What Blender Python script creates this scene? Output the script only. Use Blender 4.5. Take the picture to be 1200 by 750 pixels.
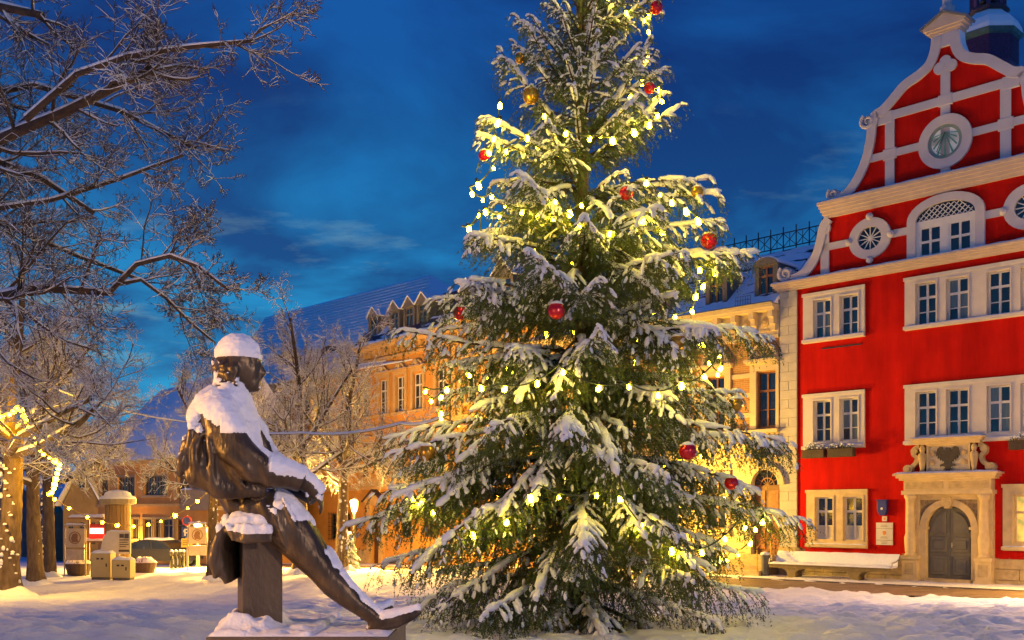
import bpy, bmesh, math, random
import numpy as np
from mathutils import Vector, Matrix
R = math.radians
scene = bpy.context.scene
for o in list(bpy.data.objects): bpy.data.objects.remove(o, do_unlink=True)
COL = scene.collection
random.seed(7)

# ------------------------------------------------------------------ camera
CAM_H = 1.6
cd = bpy.data.cameras.new('camera'); cam = bpy.data.objects.new('camera', cd); COL.objects.link(cam)
cam.location = (0, 0, CAM_H); cam.rotation_euler = (R(90), 0, 0)
cd.sensor_width = 36; cd.lens = 36; cd.shift_y = 0.1875; cd.clip_end = 2000; cd.clip_start = 0.05
scene.camera = cam

# ------------------------------------------------------------------ sky (dusk) and sun
SUN_EL, SUN_ROT = R(1.0), R(-60)
w = bpy.data.worlds.new('World'); scene.world = w; w.use_nodes = True
nt = w.node_tree; N = nt.nodes; L = nt.links
N.clear()
def nd(tree, t, **kw):
    n = tree.nodes.new(t)
    for k, v in kw.items(): setattr(n, k, v)
    return n
tc = nd(nt, 'ShaderNodeTexCoord')
sep = nd(nt, 'ShaderNodeSeparateXYZ'); L.new(tc.outputs['Generated'], sep.inputs[0])
ramp = nd(nt, 'ShaderNodeValToRGB'); L.new(sep.outputs['Z'], ramp.inputs[0])
e = ramp.color_ramp.elements
e[0].position = 0.0; e[0].color = (.012, .23, .50, 1)
e[1].position = 1.0; e[1].color = (.003, .055, .34, 1)
for p, c in ((.13, (.010, .20, .46, 1)), (.24, (.006, .125, .36, 1)), (.40, (.003, .056, .25, 1)), (.55, (.003, .05, .27, 1))):
    q = e.new(p); q.color = c
# cloud layer: directions projected on a flat ceiling
zc = nd(nt, 'ShaderNodeMath', operation='ABSOLUTE'); L.new(sep.outputs['Z'], zc.inputs[0])
zc2 = nd(nt, 'ShaderNodeMath', operation='ADD'); L.new(zc.outputs[0], zc2.inputs[0]); zc2.inputs[1].default_value = .12
dx = nd(nt, 'ShaderNodeMath', operation='DIVIDE'); L.new(sep.outputs['X'], dx.inputs[0]); L.new(zc2.outputs[0], dx.inputs[1])
dy = nd(nt, 'ShaderNodeMath', operation='DIVIDE'); L.new(sep.outputs['Y'], dy.inputs[0]); L.new(zc2.outputs[0], dy.inputs[1])
cb = nd(nt, 'ShaderNodeCombineXYZ'); L.new(dx.outputs[0], cb.inputs[0]); L.new(dy.outputs[0], cb.inputs[1]); cb.inputs[2].default_value = 7.1
n1 = nd(nt, 'ShaderNodeTexNoise'); n1.inputs['Scale'].default_value = 1.25; n1.inputs['Detail'].default_value = 7; n1.inputs['Roughness'].default_value = .55; n1.inputs['Distortion'].default_value = .4
L.new(cb.outputs[0], n1.inputs['Vector'])
cr = nd(nt, 'ShaderNodeValToRGB'); L.new(n1.outputs['Fac'], cr.inputs[0])
cr.color_ramp.elements[0].position = .40; cr.color_ramp.elements[0].color = (1.25, 1.3, 1.1, 1)
cr.color_ramp.elements[1].position = .60; cr.color_ramp.elements[1].color = (.62, .42, .52, 1)
mul = nd(nt, 'ShaderNodeMix', data_type='RGBA', blend_type='MULTIPLY'); mul.inputs[0].default_value = 1
L.new(ramp.outputs[0], mul.inputs[6]); L.new(cr.outputs[0], mul.inputs[7])
# pale breaks low in the cloud
n2 = nd(nt, 'ShaderNodeTexNoise'); n2.inputs['Scale'].default_value = 2.6; n2.inputs['Detail'].default_value = 6; n2.inputs['Roughness'].default_value = .6
cb2 = nd(nt, 'ShaderNodeVectorMath', operation='MULTIPLY'); L.new(cb.outputs[0], cb2.inputs[0]); cb2.inputs[1].default_value = (.8, 1.3, 1)
L.new(cb2.outputs[0], n2.inputs['Vector'])
br = nd(nt, 'ShaderNodeMapRange'); L.new(n2.outputs['Fac'], br.inputs[0]); br.inputs[1].default_value = .57; br.inputs[2].default_value = .80
lo = nd(nt, 'ShaderNodeMapRange'); L.new(sep.outputs['Z'], lo.inputs[0]); lo.inputs[1].default_value = .38; lo.inputs[2].default_value = .16
bm_ = nd(nt, 'ShaderNodeMath', operation='MULTIPLY'); L.new(br.outputs[0], bm_.inputs[0]); L.new(lo.outputs[0], bm_.inputs[1])
bm2 = nd(nt, 'ShaderNodeMath', operation='MULTIPLY'); L.new(bm_.outputs[0], bm2.inputs[0]); bm2.inputs[1].default_value = .45
mx = nd(nt, 'ShaderNodeMix', data_type='RGBA'); L.new(bm2.outputs[0], mx.inputs[0]); L.new(mul.outputs[2], mx.inputs[6]); mx.inputs[7].default_value = (.38, .62, .52, 1)
# physical sky, very dim, added underneath
sky = nd(nt, 'ShaderNodeTexSky', sky_type='NISHITA'); sky.sun_disc = False; sky.sun_elevation = SUN_EL; sky.sun_rotation = SUN_ROT
sk = nd(nt, 'ShaderNodeMix', data_type='RGBA', blend_type='ADD'); sk.inputs[0].default_value = .006
L.new(mx.outputs[2], sk.inputs[6]); L.new(sky.outputs[0], sk.inputs[7])
bg = nd(nt, 'ShaderNodeBackground'); L.new(sk.outputs[2], bg.inputs[0]); bg.inputs[1].default_value = 1.0
wo = nd(nt, 'ShaderNodeOutputWorld'); L.new(bg.outputs[0], wo.inputs[0])
sd = bpy.data.lights.new('sun', 'SUN'); sd.energy = .05; sd.angle = R(12); sd.color = (1, .8, .65)
so = bpy.data.objects.new('sun', sd); COL.objects.link(so); so.rotation_euler = (R(86), 0, R(60))
scene.view_settings.view_transform = 'Standard'; scene.view_settings.look = 'None'
scene.view_settings.exposure = 0.35; scene.view_settings.gamma = 1; scene.view_settings.use_curve_mapping = False
scene.cycles.use_denoising = True
scene.cycles.max_bounces = 5; scene.cycles.diffuse_bounces = 2; scene.cycles.glossy_bounces = 2; scene.cycles.transmission_bounces = 3
scene.cycles.sample_clamp_indirect = 4.0

# ------------------------------------------------------------------ materials
MATS = {}
def mat(name, col, rough=.7, var=.12, scale=6, bump=.0, bscale=20, metal=0.0, emit=None, estr=0, spec=.5, col2=None, detail=5, stretch=None):
    if name in MATS: return MATS[name]
    m = bpy.data.materials.new(name); m.use_nodes = True; t = m.node_tree
    b = t.nodes['Principled BSDF']; b.inputs['Roughness'].default_value = rough; b.inputs['Metallic'].default_value = metal
    b.inputs['Specular IOR Level'].default_value = spec
    c = nd(t, 'ShaderNodeTexCoord'); src = c.outputs['Object']
    if stretch:
        mp = nd(t, 'ShaderNodeMapping'); mp.inputs['Scale'].default_value = stretch; t.links.new(src, mp.inputs[0]); src = mp.outputs[0]
    nz = nd(t, 'ShaderNodeTexNoise'); nz.inputs['Scale'].default_value = scale; nz.inputs['Detail'].default_value = detail
    t.links.new(src, nz.inputs['Vector'])
    rp = nd(t, 'ShaderNodeValToRGB'); t.links.new(nz.outputs['Fac'], rp.inputs[0])
    a, bb = rp.color_ramp.elements; a.position = .3; bb.position = .7
    if col2 is None: col2 = tuple(min(1, x*(1+var)) for x in col); col1 = tuple(x*(1-var) for x in col)
    else: col1 = col
    a.color = (*col1, 1); bb.color = (*col2, 1)
    t.links.new(rp.outputs[0], b.inputs['Base Color'])
    if bump:
        n3 = nd(t, 'ShaderNodeTexNoise'); n3.inputs['Scale'].default_value = bscale; n3.inputs['Detail'].default_value = 6
        t.links.new(src, n3.inputs['Vector'])
        bp = nd(t, 'ShaderNodeBump'); bp.inputs['Strength'].default_value = bump; bp.inputs['Distance'].default_value = .03
        t.links.new(n3.outputs['Fac'], bp.inputs['Height']); t.links.new(bp.outputs[0], b.inputs['Normal'])
    if emit:
        b.inputs['Emission Color'].default_value = (*emit, 1); b.inputs['Emission Strength'].default_value = estr
    MATS[name] = m; return m

SNOW = mat('snow', (.84, .86, .90), .65, .04, 9, .35, 30, spec=.3)
GSNOW = mat('snow_ground', (.74, .75, .79), .7, .0, 2.2, .8, 9, spec=.3, col2=(.85, .86, .89), detail=8)
SLUSH = mat('slush', (.085, .052, .026), .45, 0, 3.0, .6, 14, col2=(.30, .22, .16), detail=9, stretch=(.35, 2.2, 1))
TRIM = mat('pale_trim', (.60, .54, .48), .75, .07, 3, .15, 40)
CREAM = mat('cream_stone', (.60, .45, .24), .8, .12, 4, .25, 30)
SAND = mat('sandstone', (.48, .35, .18), .85, .20, 5, .4, 22)
SASH = mat('white_sash', (.66, .64, .60), .5, .03, 8)
GLASS = mat('window_glass', (.012, .016, .030), .07, .4, 1.5, spec=.9)
CURT = mat('curtain_glass', (.10, .14, .17), .15, .3, 5, spec=.8, stretch=(8, 1, .4))
FROST = mat('frosted_pane', (.62, .58, .50), .5, .04, 4)
GREYM = mat('dark_metal', (.05, .05, .055), .45, .2, 8, metal=.6)
BRONZE = mat('bronze', (.036, .024, .014), .34, .0, 4.5, .22, 30, metal=.5, col2=(.13, .092, .052), detail=8, stretch=(1.6, 1.6, .6))
BARK = mat('bark', (.075, .048, .030), .9, .0, 9, .9, 24, col2=(.17, .115, .07), stretch=(1, 1, .35))
TWIG = mat('twig_bark', (.055, .034, .026), .9, .2, 12)
SLATE = mat('dark_tiles', (.045, .030, .045), .6, .35, 9, .5, 12)
CABLE = mat('dark_cable', (.02, .02, .02), .6)
BULB = mat('lit_bulb', (1, .8, .4), .3, 0, 1, emit=(1, .70, .012), estr=105)
GULB = mat('lit_garland_bulb', (1, .8, .4), .3, 0, 1, emit=(1, .50, .006), estr=110)
LAMPG = mat('lamp_glass', (1, .8, .5), .3, 0, 1, emit=(1, .58, .03), estr=18)

# ------------------------------------------------------------------ object helpers
def tag(o, label=None, cat=None, group=None, kind=None):
    if label: o['label'] = label
    if cat: o['category'] = cat
    if group: o['group'] = group
    if kind: o['kind'] = kind
    return o
def empty(name, loc=(0, 0, 0), rz=0):
    o = bpy.data.objects.new(name, None); COL.objects.link(o); o.location = loc; o.rotation_euler = (0, 0, rz); o.empty_display_size = .2
    return o
def link(name, me, parent=None, loc=None, rot=None):
    o = bpy.data.objects.new(name, me); COL.objects.link(o)
    if parent is not None: o.parent = parent
    if loc is not None: o.location = loc
    if rot is not None: o.rotation_euler = rot
    return o
def np_mesh(name, v, f, mats, smooth=True, midx=None):
    v = np.asarray(v, dtype=np.float32); f = np.asarray(f, dtype=np.int32)
    me = bpy.data.meshes.new(name); k = f.shape[1]
    me.vertices.add(len(v)); me.vertices.foreach_set('co', v.ravel())
    me.loops.add(f.size); me.loops.foreach_set('vertex_index', f.ravel())
    me.polygons.add(len(f)); me.polygons.foreach_set('loop_start', np.arange(0, f.size, k, dtype=np.int32))
    me.polygons.foreach_set('use_smooth', np.full(len(f), smooth))
    if midx is not None: me.polygons.foreach_set('material_index', np.asarray(midx, dtype=np.int32))
    for m in (mats if isinstance(mats, (list, tuple)) else [mats]): me.materials.append(m)
    me.update(calc_edges=True)
    return me
class MB:
    def __init__(s): s.v = []; s.f = []; s.m = []; s.cur = 0
    def quad(s, *p):
        b = len(s.v); s.v += [tuple(x) for x in p]; s.f.append(tuple(range(b, b+len(p)))); s.m.append(s.cur); return s
    def box(s, x0, x1, y0, y1, z0, z1):
        b = len(s.v)
        s.v += [(x0, y0, z0), (x1, y0, z0), (x1, y1, z0), (x0, y1, z0), (x0, y0, z1), (x1, y0, z1), (x1, y1, z1), (x0, y1, z1)]
        for q in ((0, 3, 2, 1), (4, 5, 6, 7), (0, 1, 5, 4), (1, 2, 6, 5), (2, 3, 7, 6), (3, 0, 4, 7)):
            s.f.append(tuple(b+i for i in q)); s.m.append(s.cur)
        return s
    def prism(s, poly, y0, y1):                  # poly of (x, z), extruded along y
        b = len(s.v); n = len(poly)
        s.v += [(x, y0, z) for x, z in poly] + [(x, y1, z) for x, z in poly]
        s.f.append(tuple(b+i for i in range(n))); s.f.append(tuple(b+n+i for i in reversed(range(n)))); s.m += [s.cur]*2
        for i in range(n):
            j = (i+1) % n; s.f.append((b+j, b+i, b+n+i, b+n+j)); s.m.append(s.cur)
        return s
    def strip(s, pts, wd, y0, y1):               # band of width wd along polyline (x, z)
        n = len(pts); a = []; c = []
        for i in range(n):
            p = Vector(pts[max(0, i-1)]); q = Vector(pts[min(n-1, i+1)]); t = (q-p).normalized(); nn = Vector((-t.y, t.x))
            o = Vector(pts[i]); a.append(o+nn*wd/2); c.append(o-nn*wd/2)
        for i in range(n-1):
            s.prism([tuple(a[i]), tuple(c[i]), tuple(c[i+1]), tuple(a[i+1])], y0, y1)
        return s
    def disc(s, cx, cz, rx, rz, y0, y1, n=24, hole=0):
        if not hole: return s.prism([(cx+rx*math.cos(2*math.pi*i/n), cz+rz*math.sin(2*math.pi*i/n)) for i in range(n)], y0, y1)
        for i in range(n):
            a = 2*math.pi*i/n; b = 2*math.pi*(i+1)/n
            s.prism([(cx+rx*math.cos(a), cz+rz*math.sin(a)), (cx+rx*math.cos(b), cz+rz*math.sin(b)),
                     (cx+rx*hole*math.cos(b), cz+rz*hole*math.sin(b)), (cx+rx*hole*math.cos(a), cz+rz*hole*math.sin(a))], y0, y1)
        return s
    def tube(s, pts, rad, n=8, cap=True):
        pts = [Vector(p) for p in pts]; rad = rad if isinstance(rad, (list, tuple)) else [rad]*len(pts)
        b = len(s.v); up = None
        for i, p in enumerate(pts):
            t = (pts[min(i+1, len(pts)-1)]-pts[max(i-1, 0)]).normalized()
            ref = Vector((0, 0, 1)) if abs(t.z) < .9 else Vector((1, 0, 0))
            a = t.cross(ref).normalized() if up is None else (up-t*up.dot(t)).normalized(); up = a; c = t.cross(a)
            for k in range(n):
                an = 2*math.pi*k/n; q = p+a*(rad[i]*math.cos(an))+c*(rad[i]*math.sin(an)); s.v.append(tuple(q))
        for i in range(len(pts)-1):
            for k in range(n):
                k2 = (k+1) % n; s.f.append((b+i*n+k, b+i*n+k2, b+(i+1)*n+k2, b+(i+1)*n+k)); s.m.append(s.cur)
        if cap:
            s.f.append(tuple(b+k for k in reversed(range(n)))); s.f.append(tuple(b+(len(pts)-1)*n+k for k in range(n))); s.m += [s.cur]*2
        return s
    def lathe(s, prof, cx=0, cy=0, n=16, a0=0):
        b = len(s.v)
        for r, z in prof:
            for k in range(n):
                an = a0+2*math.pi*k/n; s.v.append((cx+r*math.cos(an), cy+r*math.sin(an), z))
        for i in range(len(prof)-1):
            for k in range(n):
                k2 = (k+1) % n; s.f.append((b+i*n+k, b+i*n+k2, b+(i+1)*n+k2, b+(i+1)*n+k)); s.m.append(s.cur)
        s.f.append(tuple(b+k for k in reversed(range(n)))); s.f.append(tuple(b+(len(prof)-1)*n+k for k in range(n))); s.m += [s.cur]*2
        return s
    def wall(s, x0, x1, z0, z1, holes, y0, y1, edges=True):      # slab front at y0 with rectangular holes, reveals back to y1
        xs = sorted({x0, x1, *[h[0] for h in holes], *[h[1] for h in holes]}); zs = sorted({z0, z1, *[h[2] for h in holes], *[h[3] for h in holes]})
        xs = [x for x in xs if x0 <= x <= x1]; zs = [z for z in zs if z0 <= z <= z1]
        for i in range(len(xs)-1):
            for j in range(len(zs)-1):
                cx = (xs[i]+xs[i+1])/2; cz = (zs[j]+zs[j+1])/2
                if any(h[0] < cx < h[1] and h[2] < cz < h[3] for h in holes): continue
                s.quad((xs[i], y0, zs[j]), (xs[i+1], y0, zs[j]), (xs[i+1], y0, zs[j+1]), (xs[i], y0, zs[j+1]))
        for a, b, c, d in holes:
            s.quad((a, y0, c), (a, y0, d), (a, y1, d), (a, y1, c)); s.quad((b, y0, d), (b, y0, c), (b, y1, c), (b, y1, d))
            s.quad((a, y0, d), (b, y0, d), (b, y1, d), (a, y1, d)); s.quad((b, y0, c), (a, y0, c), (a, y1, c), (b, y1, c))
        if edges:
            s.quad((x0, y0, z1), (x1, y0, z1), (x1, y1, z1), (x0, y1, z1)); s.quad((x1, y0, z0), (x0, y0, z0), (x0, y1, z0), (x1, y1, z0))
            s.quad((x0, y0, z0), (x0, y0, z1), (x0, y1, z1), (x0, y1, z0)); s.quad((x1, y0, z1), (x1, y0, z0), (x1, y1, z0), (x1, y1, z1))
        return s
    def mesh(s, name, mats, smooth=False):
        me = bpy.data.meshes.new(name); me.from_pydata(s.v, [], s.f)
        for m in (mats if isinstance(mats, (list, tuple)) else [mats]): me.materials.append(m)
        me.polygons.foreach_set('material_index', s.m)
        if smooth: me.polygons.foreach_set('use_smooth', [True]*len(s.f))
        me.update(); return me
    def build(s, name, mats, parent=None, smooth=False, loc=None, rot=None, bevel=0, fixn=True):
        me = s.mesh(name, mats, smooth)
        if fixn or bevel:
            bm = bmesh.new(); bm.from_mesh(me)
            if smooth: bmesh.ops.remove_doubles(bm, verts=bm.verts, dist=1e-5)
            bmesh.ops.recalc_face_normals(bm, faces=bm.faces)
            if bevel: bmesh.ops.bevel(bm, geom=list(bm.edges), offset=bevel, segments=2, affect='EDGES', profile=.6)
            bm.to_mesh(me); bm.free()
        return link(name, me, parent, loc, rot)

def vnoise(p, seed=0):                            # smooth value noise on (N, 2 or 3) points, 0..1
    p = np.asarray(p, float); d = p.shape[1]; i = np.floor(p).astype(np.int64); f = p-i; f = f*f*(3-2*f)
    out = np.zeros(len(p))
    for c in range(2**d):
        wgt = np.ones(len(p)); h = np.full(len(p), seed*7919+17, dtype=np.int64)
        for k in range(d):
            bit = (c >> k) & 1; wgt = wgt*(f[:, k] if bit else 1-f[:, k]); h = (h*1000003) ^ ((i[:, k]+bit)*(73856093 if k == 0 else 19349663 if k == 1 else 83492791))
        h = (h ^ (h >> 13))*1274126177 & 0x7fffffff; h = (h ^ (h >> 16)) & 0xffff
        out += wgt*h/65535.
    return out
GK = ([-400, 13, 16, 22, 28, 34, 44, 60, 75, 120, 2000], [0, 0, -.10, -.48, -.76, -.82, -.90, -1.5, -2.0, -2.4, -2.4])
def gz(y): return float(np.interp(y, *GK))
class Frame:                                      # a vertical facade plane: local x along it, y into the building
    def __init__(s, px, Z, xv):
        s.X = (px-600)/1200*Z; s.Z = Z; d = math.hypot(600-xv, 1200); s.dx = (600-xv)/d; s.dz = -1200/d; s.a = math.atan2(s.dz, s.dx)
    def root(s, name): return empty(name, (s.X, s.Z, 0), s.a)
    def loc(s, px, py, y=0.):
        k = (px-600)/1200; ox = s.X-s.dz*y; oz = s.Z+s.dx*y
        u = (k*oz-ox)/(s.dx-k*s.dz); Z = oz+u*s.dz
        return u, CAM_H+(600-py)/1200*Z
    def world(s, u, y=0.): return s.X+u*s.dx-s.dz*y, s.Z+u*s.dz+s.dx*y
RED = Frame(914.5, 39.7, -573)
CEN = Frame(640, 48.7, -340)
BIG = Frame(421, 62.7, -573)
LEF = Frame(300, 58, -800)
def P(px, py, Z): return ((px-600)/1200*Z, Z, CAM_H+(600-py)/1200*Z)

def casement(parent, x0, x1, z0, z1, y=.10, cols=2, rows=(.36, .68), sash=SASH, panes=GLASS, bar=.05, name='window', label=None, side=.06, skip_rows=None):
    """sash window: frame + bars, each pane a sub-part"""
    m = MB(); m.box(x0, x0+side, y, y+.07, z0, z1); m.box(x1-side, x1, y, y+.07, z0, z1)
    m.box(x0+side, x1-side, y, y+.07, z0, z0+side); m.box(x0+side, x1-side, y, y+.07, z1-side, z1)
    xs = [x0+side+(x1-x0-2*side)*i/cols for i in range(cols+1)]
    zs = [z1-side]+[z1-(z1-z0)*r for r in rows]+[z0+side]
    for i in range(1, cols): m.box(xs[i]-bar*.75, xs[i]+bar*.75, y-.012, y+.06, z0+side, z1-side)
    for j in range(1, len(zs)-1):
        b = bar*.8 if j == 1 else bar*.3
        for i in range(cols): m.box(xs[i]+(bar*.75 if i else 0), xs[i+1]-(bar*.75 if i < cols-1 else 0), y-.006, y+.058, zs[j]-b, zs[j]+b)
    o = m.build(name, sash, parent)
    if label: o['label'] = label
    for i in range(cols):
        for j in range(len(zs)-1):
            pm = panes[(i+j*cols) % len(panes)] if isinstance(panes, list) else panes
            a, b, c, d = xs[i], xs[i+1], zs[j+1], zs[j]; key = (round(b-a, 3), round(d-c, 3), pm.name)
            if key not in PANE:
                PANE[key] = MB().box(-(b-a)/2, (b-a)/2, 0, .012, -(d-c)/2, (d-c)/2).mesh('pane', pm)
            q = link('pane', PANE[key], o, ((a+b)/2, y+.03, (c+d)/2)); q.rotation_euler = (random.uniform(-.01, .01), 0, random.uniform(-.012, .012))
    return o
PANE = {}
def snow_slab(parent, x0, x1, y0, y1, z, h=.06, name='snow', n=10):
    """lumpy snow lying on a ledge"""
    nx = max(2, int((x1-x0)/.12)); ny = max(3, min(12, int((y1-y0)/.08)+2))
    gx, gy = np.meshgrid(np.linspace(0, 1, nx+1), np.linspace(0, 1, ny+1), indexing='ij'); g = np.stack([gx.ravel(), gy.ravel()], 1)
    ed = np.minimum(np.minimum(g[:, 0]*(x1-x0), (1-g[:, 0])*(x1-x0)), np.minimum(g[:, 1], 1-g[:, 1])*(y1-y0))
    hh = h*np.clip(ed/min(.06, (y1-y0)*.4), 0, 1)**.5*(.65+.7*vnoise(np.stack([g[:, 0]*(x1-x0)*5+x0*3, g[:, 1]*(y1-y0)*5], 1), 5))
    v = np.stack([x0+g[:, 0]*(x1-x0), y0+g[:, 1]*(y1-y0), z+.003+hh], 1)
    f = [(i*(ny+1)+j, (i+1)*(ny+1)+j, (i+1)*(ny+1)+j+1, i*(ny+1)+j+1) for i in range(nx) for j in range(ny)]
    return link(name, np_mesh(name, v, f, SNOW), parent)
# ------------------------------------------------------------------ ground, road, pavement
def road_v(x, y):                                 # distance in front of the red facade row, following it
    rx, ry = x-RED.X, y-RED.Z
    return -(rx*(-RED.dz)+ry*RED.dx)
def axis_vals(lo, hi, f0, f1, fine, grow=1.085):
    c = list(np.arange(f0, f1, fine)); s = fine; x = f0
    left = []
    while x > lo: s *= grow; x -= s; left.append(x)
    s = fine; x = c[-1]; right = []
    while x < hi: s *= grow; x += s; right.append(x)
    return np.array(left[::-1]+c+right)
def snow_relief(X, Y):
    p = np.stack([X, Y], 1)
    h = .10*(vnoise(p*.55, 1)-.5)+.085*(vnoise(p*1.7, 2)-.5)+.075*(vnoise(p*np.array([4.2, 3.4]), 3)-.5)+.03*(vnoise(p*9, 4)-.5)
    foot = vnoise(p*3.1+20, 8); h -= .07*np.clip((foot-.62)/.16, 0, 1)
    return h
gx = axis_vals(-700, 700, -10, 12, .105); gy = axis_vals(-120, 1200, 10, 25, .105)
XX, YY = np.meshgrid(gx, gy, indexing='ij'); X = XX.ravel(); Y = YY.ravel()
V = road_v(X, Y); base = np.interp(Y, *GK)
amp = np.clip(1-np.maximum(0, np.hypot(X, Y-22)-40)/60, .2, 1)
h = snow_relief(X, Y)*amp
rf = np.random.RandomState(31); foot = np.zeros(len(X))
for trk in range(34):                              # trodden tracks of single footprints
    fx, fy = rf.uniform(-9, 10), rf.uniform(10, 24); fa = rf.uniform(-.5, .5)+(0 if rf.rand() < .7 else 1.4)
    for s_ in range(rf.randint(8, 22)):
        fa += rf.normal(0, .05); fx += .62*math.cos(fa); fy += .62*math.sin(fa); o_ = .11*(1 if s_ % 2 else -1); cx_, cy_ = fx-o_*math.sin(fa), fy+o_*math.cos(fa)
        sel = np.where((np.abs(X-cx_) < .4) & (np.abs(Y-cy_) < .4))[0]; ax_ = (X[sel]-cx_)*math.cos(fa)+(Y[sel]-cy_)*math.sin(fa); ay_ = -(X[sel]-cx_)*math.sin(fa)+(Y[sel]-cy_)*math.cos(fa)
        q_ = (ax_/.19)**2+(ay_/.10)**2; foot[sel] = np.minimum(foot[sel], np.where(q_ < 1.1, -.075, 0))+.03*np.exp(-(q_-2.0)**2)
h += np.clip(foot, -.08, .05)
inroad = np.clip((V-2.9)/.25, 0, 1)*np.clip((6.9-V)/.5, 0, 1)*(np.abs(X) < 80)
bank = .03*np.exp(-((V-7.6)/.5)**2)*(.4+1.1*vnoise(np.stack([X*1.3, Y*1.3], 1), 11))*(np.abs(X) < 60)
Z = base+h+.02+bank
Z = Z*(1-inroad)+(base-.10)*inroad
side = (V < 2.9)
Z = np.where(side, base+.05+.3*h, Z)
# hollow melted round the christmas tree, soft mound under the plinth
d = np.hypot(X-.98, Y-15.5); Z = Z-.05*np.exp(-(d/2.4)**2)
nx, ny = len(gx), len(gy)
i, j = np.meshgrid(np.arange(nx-1), np.arange(ny-1), indexing='ij'); a = (i*ny+j).ravel()
F = np.stack([a, a+ny, a+ny+1, a+1], 1)
tag(link('ground', np_mesh('ground', np.stack([X, Y, Z], 1), F, GSNOW)), 'trampled blue white snow covering the square', kind='structure')
# slushy road in front of the row
us = np.arange(-60, 60, .5); vs = np.linspace(2.75, 7.0, 17); pv = []
for u in us:
    for v in vs:
        x, y = RED.world(u, -v); pv.append((x, y, gz(y)+.015+.03*(random.random()-.5)))
k = len(vs); F = [(i*k+j, (i+1)*k+j, (i+1)*k+j+1, i*k+j+1) for i in range(len(us)-1) for j in range(k-1)]
tag(link('road', np_mesh('road', pv, F, SLUSH)), 'narrow road of brown slush along the facades', kind='structure')
m = MB()
for u in np.arange(-60, 60, 1.0):
    x0, y0 = RED.world(u, -2.72); x1, y1 = RED.world(u+.985, -2.72); x2, y2 = RED.world(u+.985, -2.86); x3, y3 = RED.world(u, -2.86)
    b = len(m.v); za = gz(y0)+.045; zb = gz(y1)+.045
    m.v += [(x0, y0, za-.3), (x1, y1, zb-.3), (x2, y2, zb-.3), (x3, y3, za-.3), (x0, y0, za), (x1, y1, zb), (x2, y2, zb), (x3, y3, za)]
    for q in ((0, 3, 2, 1), (4, 5, 6, 7), (0, 1, 5, 4), (1, 2, 6, 5), (2, 3, 7, 6), (3, 0, 4, 7)): m.f.append(tuple(b+t for t in q)); m.m.append(0)
tag(m.build('kerb', mat('kerb_stone', (.16, .14, .12), .85, .2, 6, .3)), 'stone kerb at the pavement edge', kind='structure')
# ------------------------------------------------------------------ red town hall
def red_wall_material():
    m = mat('red_plaster', (.44, .006, .004), .85, 0, .9, .3, 14, col2=(.58, .010, .005), detail=9, spec=.08); t = m.node_tree; b = t.nodes['Principled BSDF']
    base = b.inputs['Base Color'].links[0].from_socket
    c = nd(t, 'ShaderNodeTexCoord'); s = nd(t, 'ShaderNodeSeparateXYZ'); t.links.new(c.outputs['Object'], s.inputs[0])
    n = nd(t, 'ShaderNodeTexNoise'); n.inputs['Scale'].default_value = 1.7; n.inputs['Detail'].default_value = 8; n.inputs['Roughness'].default_value = .65; t.links.new(c.outputs['Object'], n.inputs['Vector'])
    zz = nd(t, 'ShaderNodeMapRange'); t.links.new(s.outputs['Z'], zz.inputs[0]); zz.inputs[1].default_value = .75; zz.inputs[2].default_value = .05
    ad = nd(t, 'ShaderNodeMath', operation='MULTIPLY'); t.links.new(n.outputs['Fac'], ad.inputs[0]); t.links.new(zz.outputs[0], ad.inputs[1])
    r = nd(t, 'ShaderNodeMapRange'); t.links.new(ad.outputs[0], r.inputs[0]); r.inputs[1].default_value = .50; r.inputs[2].default_value = .53
    mx = nd(t, 'ShaderNodeMix', data_type='RGBA'); t.links.new(r.outputs[0], mx.inputs[0]); t.links.new(base, mx.inputs[6]); mx.inputs[7].default_value = (.48, .30, .15, 1)
    mp = nd(t, 'ShaderNodeMapping'); mp.inputs['Scale'].default_value = (1.3, 1.3, .16); t.links.new(c.outputs['Object'], mp.inputs[0])
    ns = nd(t, 'ShaderNodeTexNoise'); ns.inputs['Scale'].default_value = 1.4; ns.inputs['Detail'].default_value = 10; ns.inputs['Roughness'].default_value = .7; t.links.new(mp.outputs[0], ns.inputs['Vector'])
    rs_ = nd(t, 'ShaderNodeMapRange'); t.links.new(ns.outputs['Fac'], rs_.inputs[0]); rs_.inputs[1].default_value = .32; rs_.inputs[2].default_value = .68; rs_.inputs[3].default_value = .68; rs_.inputs[4].default_value = 1.12
    ml = nd(t, 'ShaderNodeMix', data_type='RGBA', blend_type='MULTIPLY'); ml.inputs[0].default_value = 1; t.links.new(mx.outputs[2], ml.inputs[6]); t.links.new(rs_.outputs[0], ml.inputs[7])
    t.links.new(ml.outputs[2], b.inputs['Base Color']); return m
REDM = red_wall_material()
LILAC = mat('pale_lime_trim', (.50, .47, .50), .8, .06, 2.5, .15, 30)
ROOFSNOW = mat('roof_snow', (.82, .85, .90), .65, .0, 1.6, .4, 10, col2=(.86, .88, .93))
rh = RED.root('town_hall'); tag(rh, 'red town hall with curved white trimmed gable, sundial and stone portal', 'town hall')
AX = 6.4; WR = 12.8
def mir(x): return 2*AX-x
W3 = [(1.44, 2.15), (2.51, 3.23)]; WG = [(5.37, 6.09), (6.44, 7.18), (7.79, 8.53), (8.86, 9.58)]
holes = []; wins = []
for (a, b) in W3+WG+[(10.6, 11.3), (11.5, 12.2)]:
    wins.append((a, b, 8.11, 9.58, 3)); wins.append((a, b, 4.22, 5.79, 2))
for (a, b) in [(1.51, 2.24), (2.65, 3.41), (8.62, 9.5), (9.75, 10.6)]: wins.append((a, b, .58, 2.16, 1))
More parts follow.
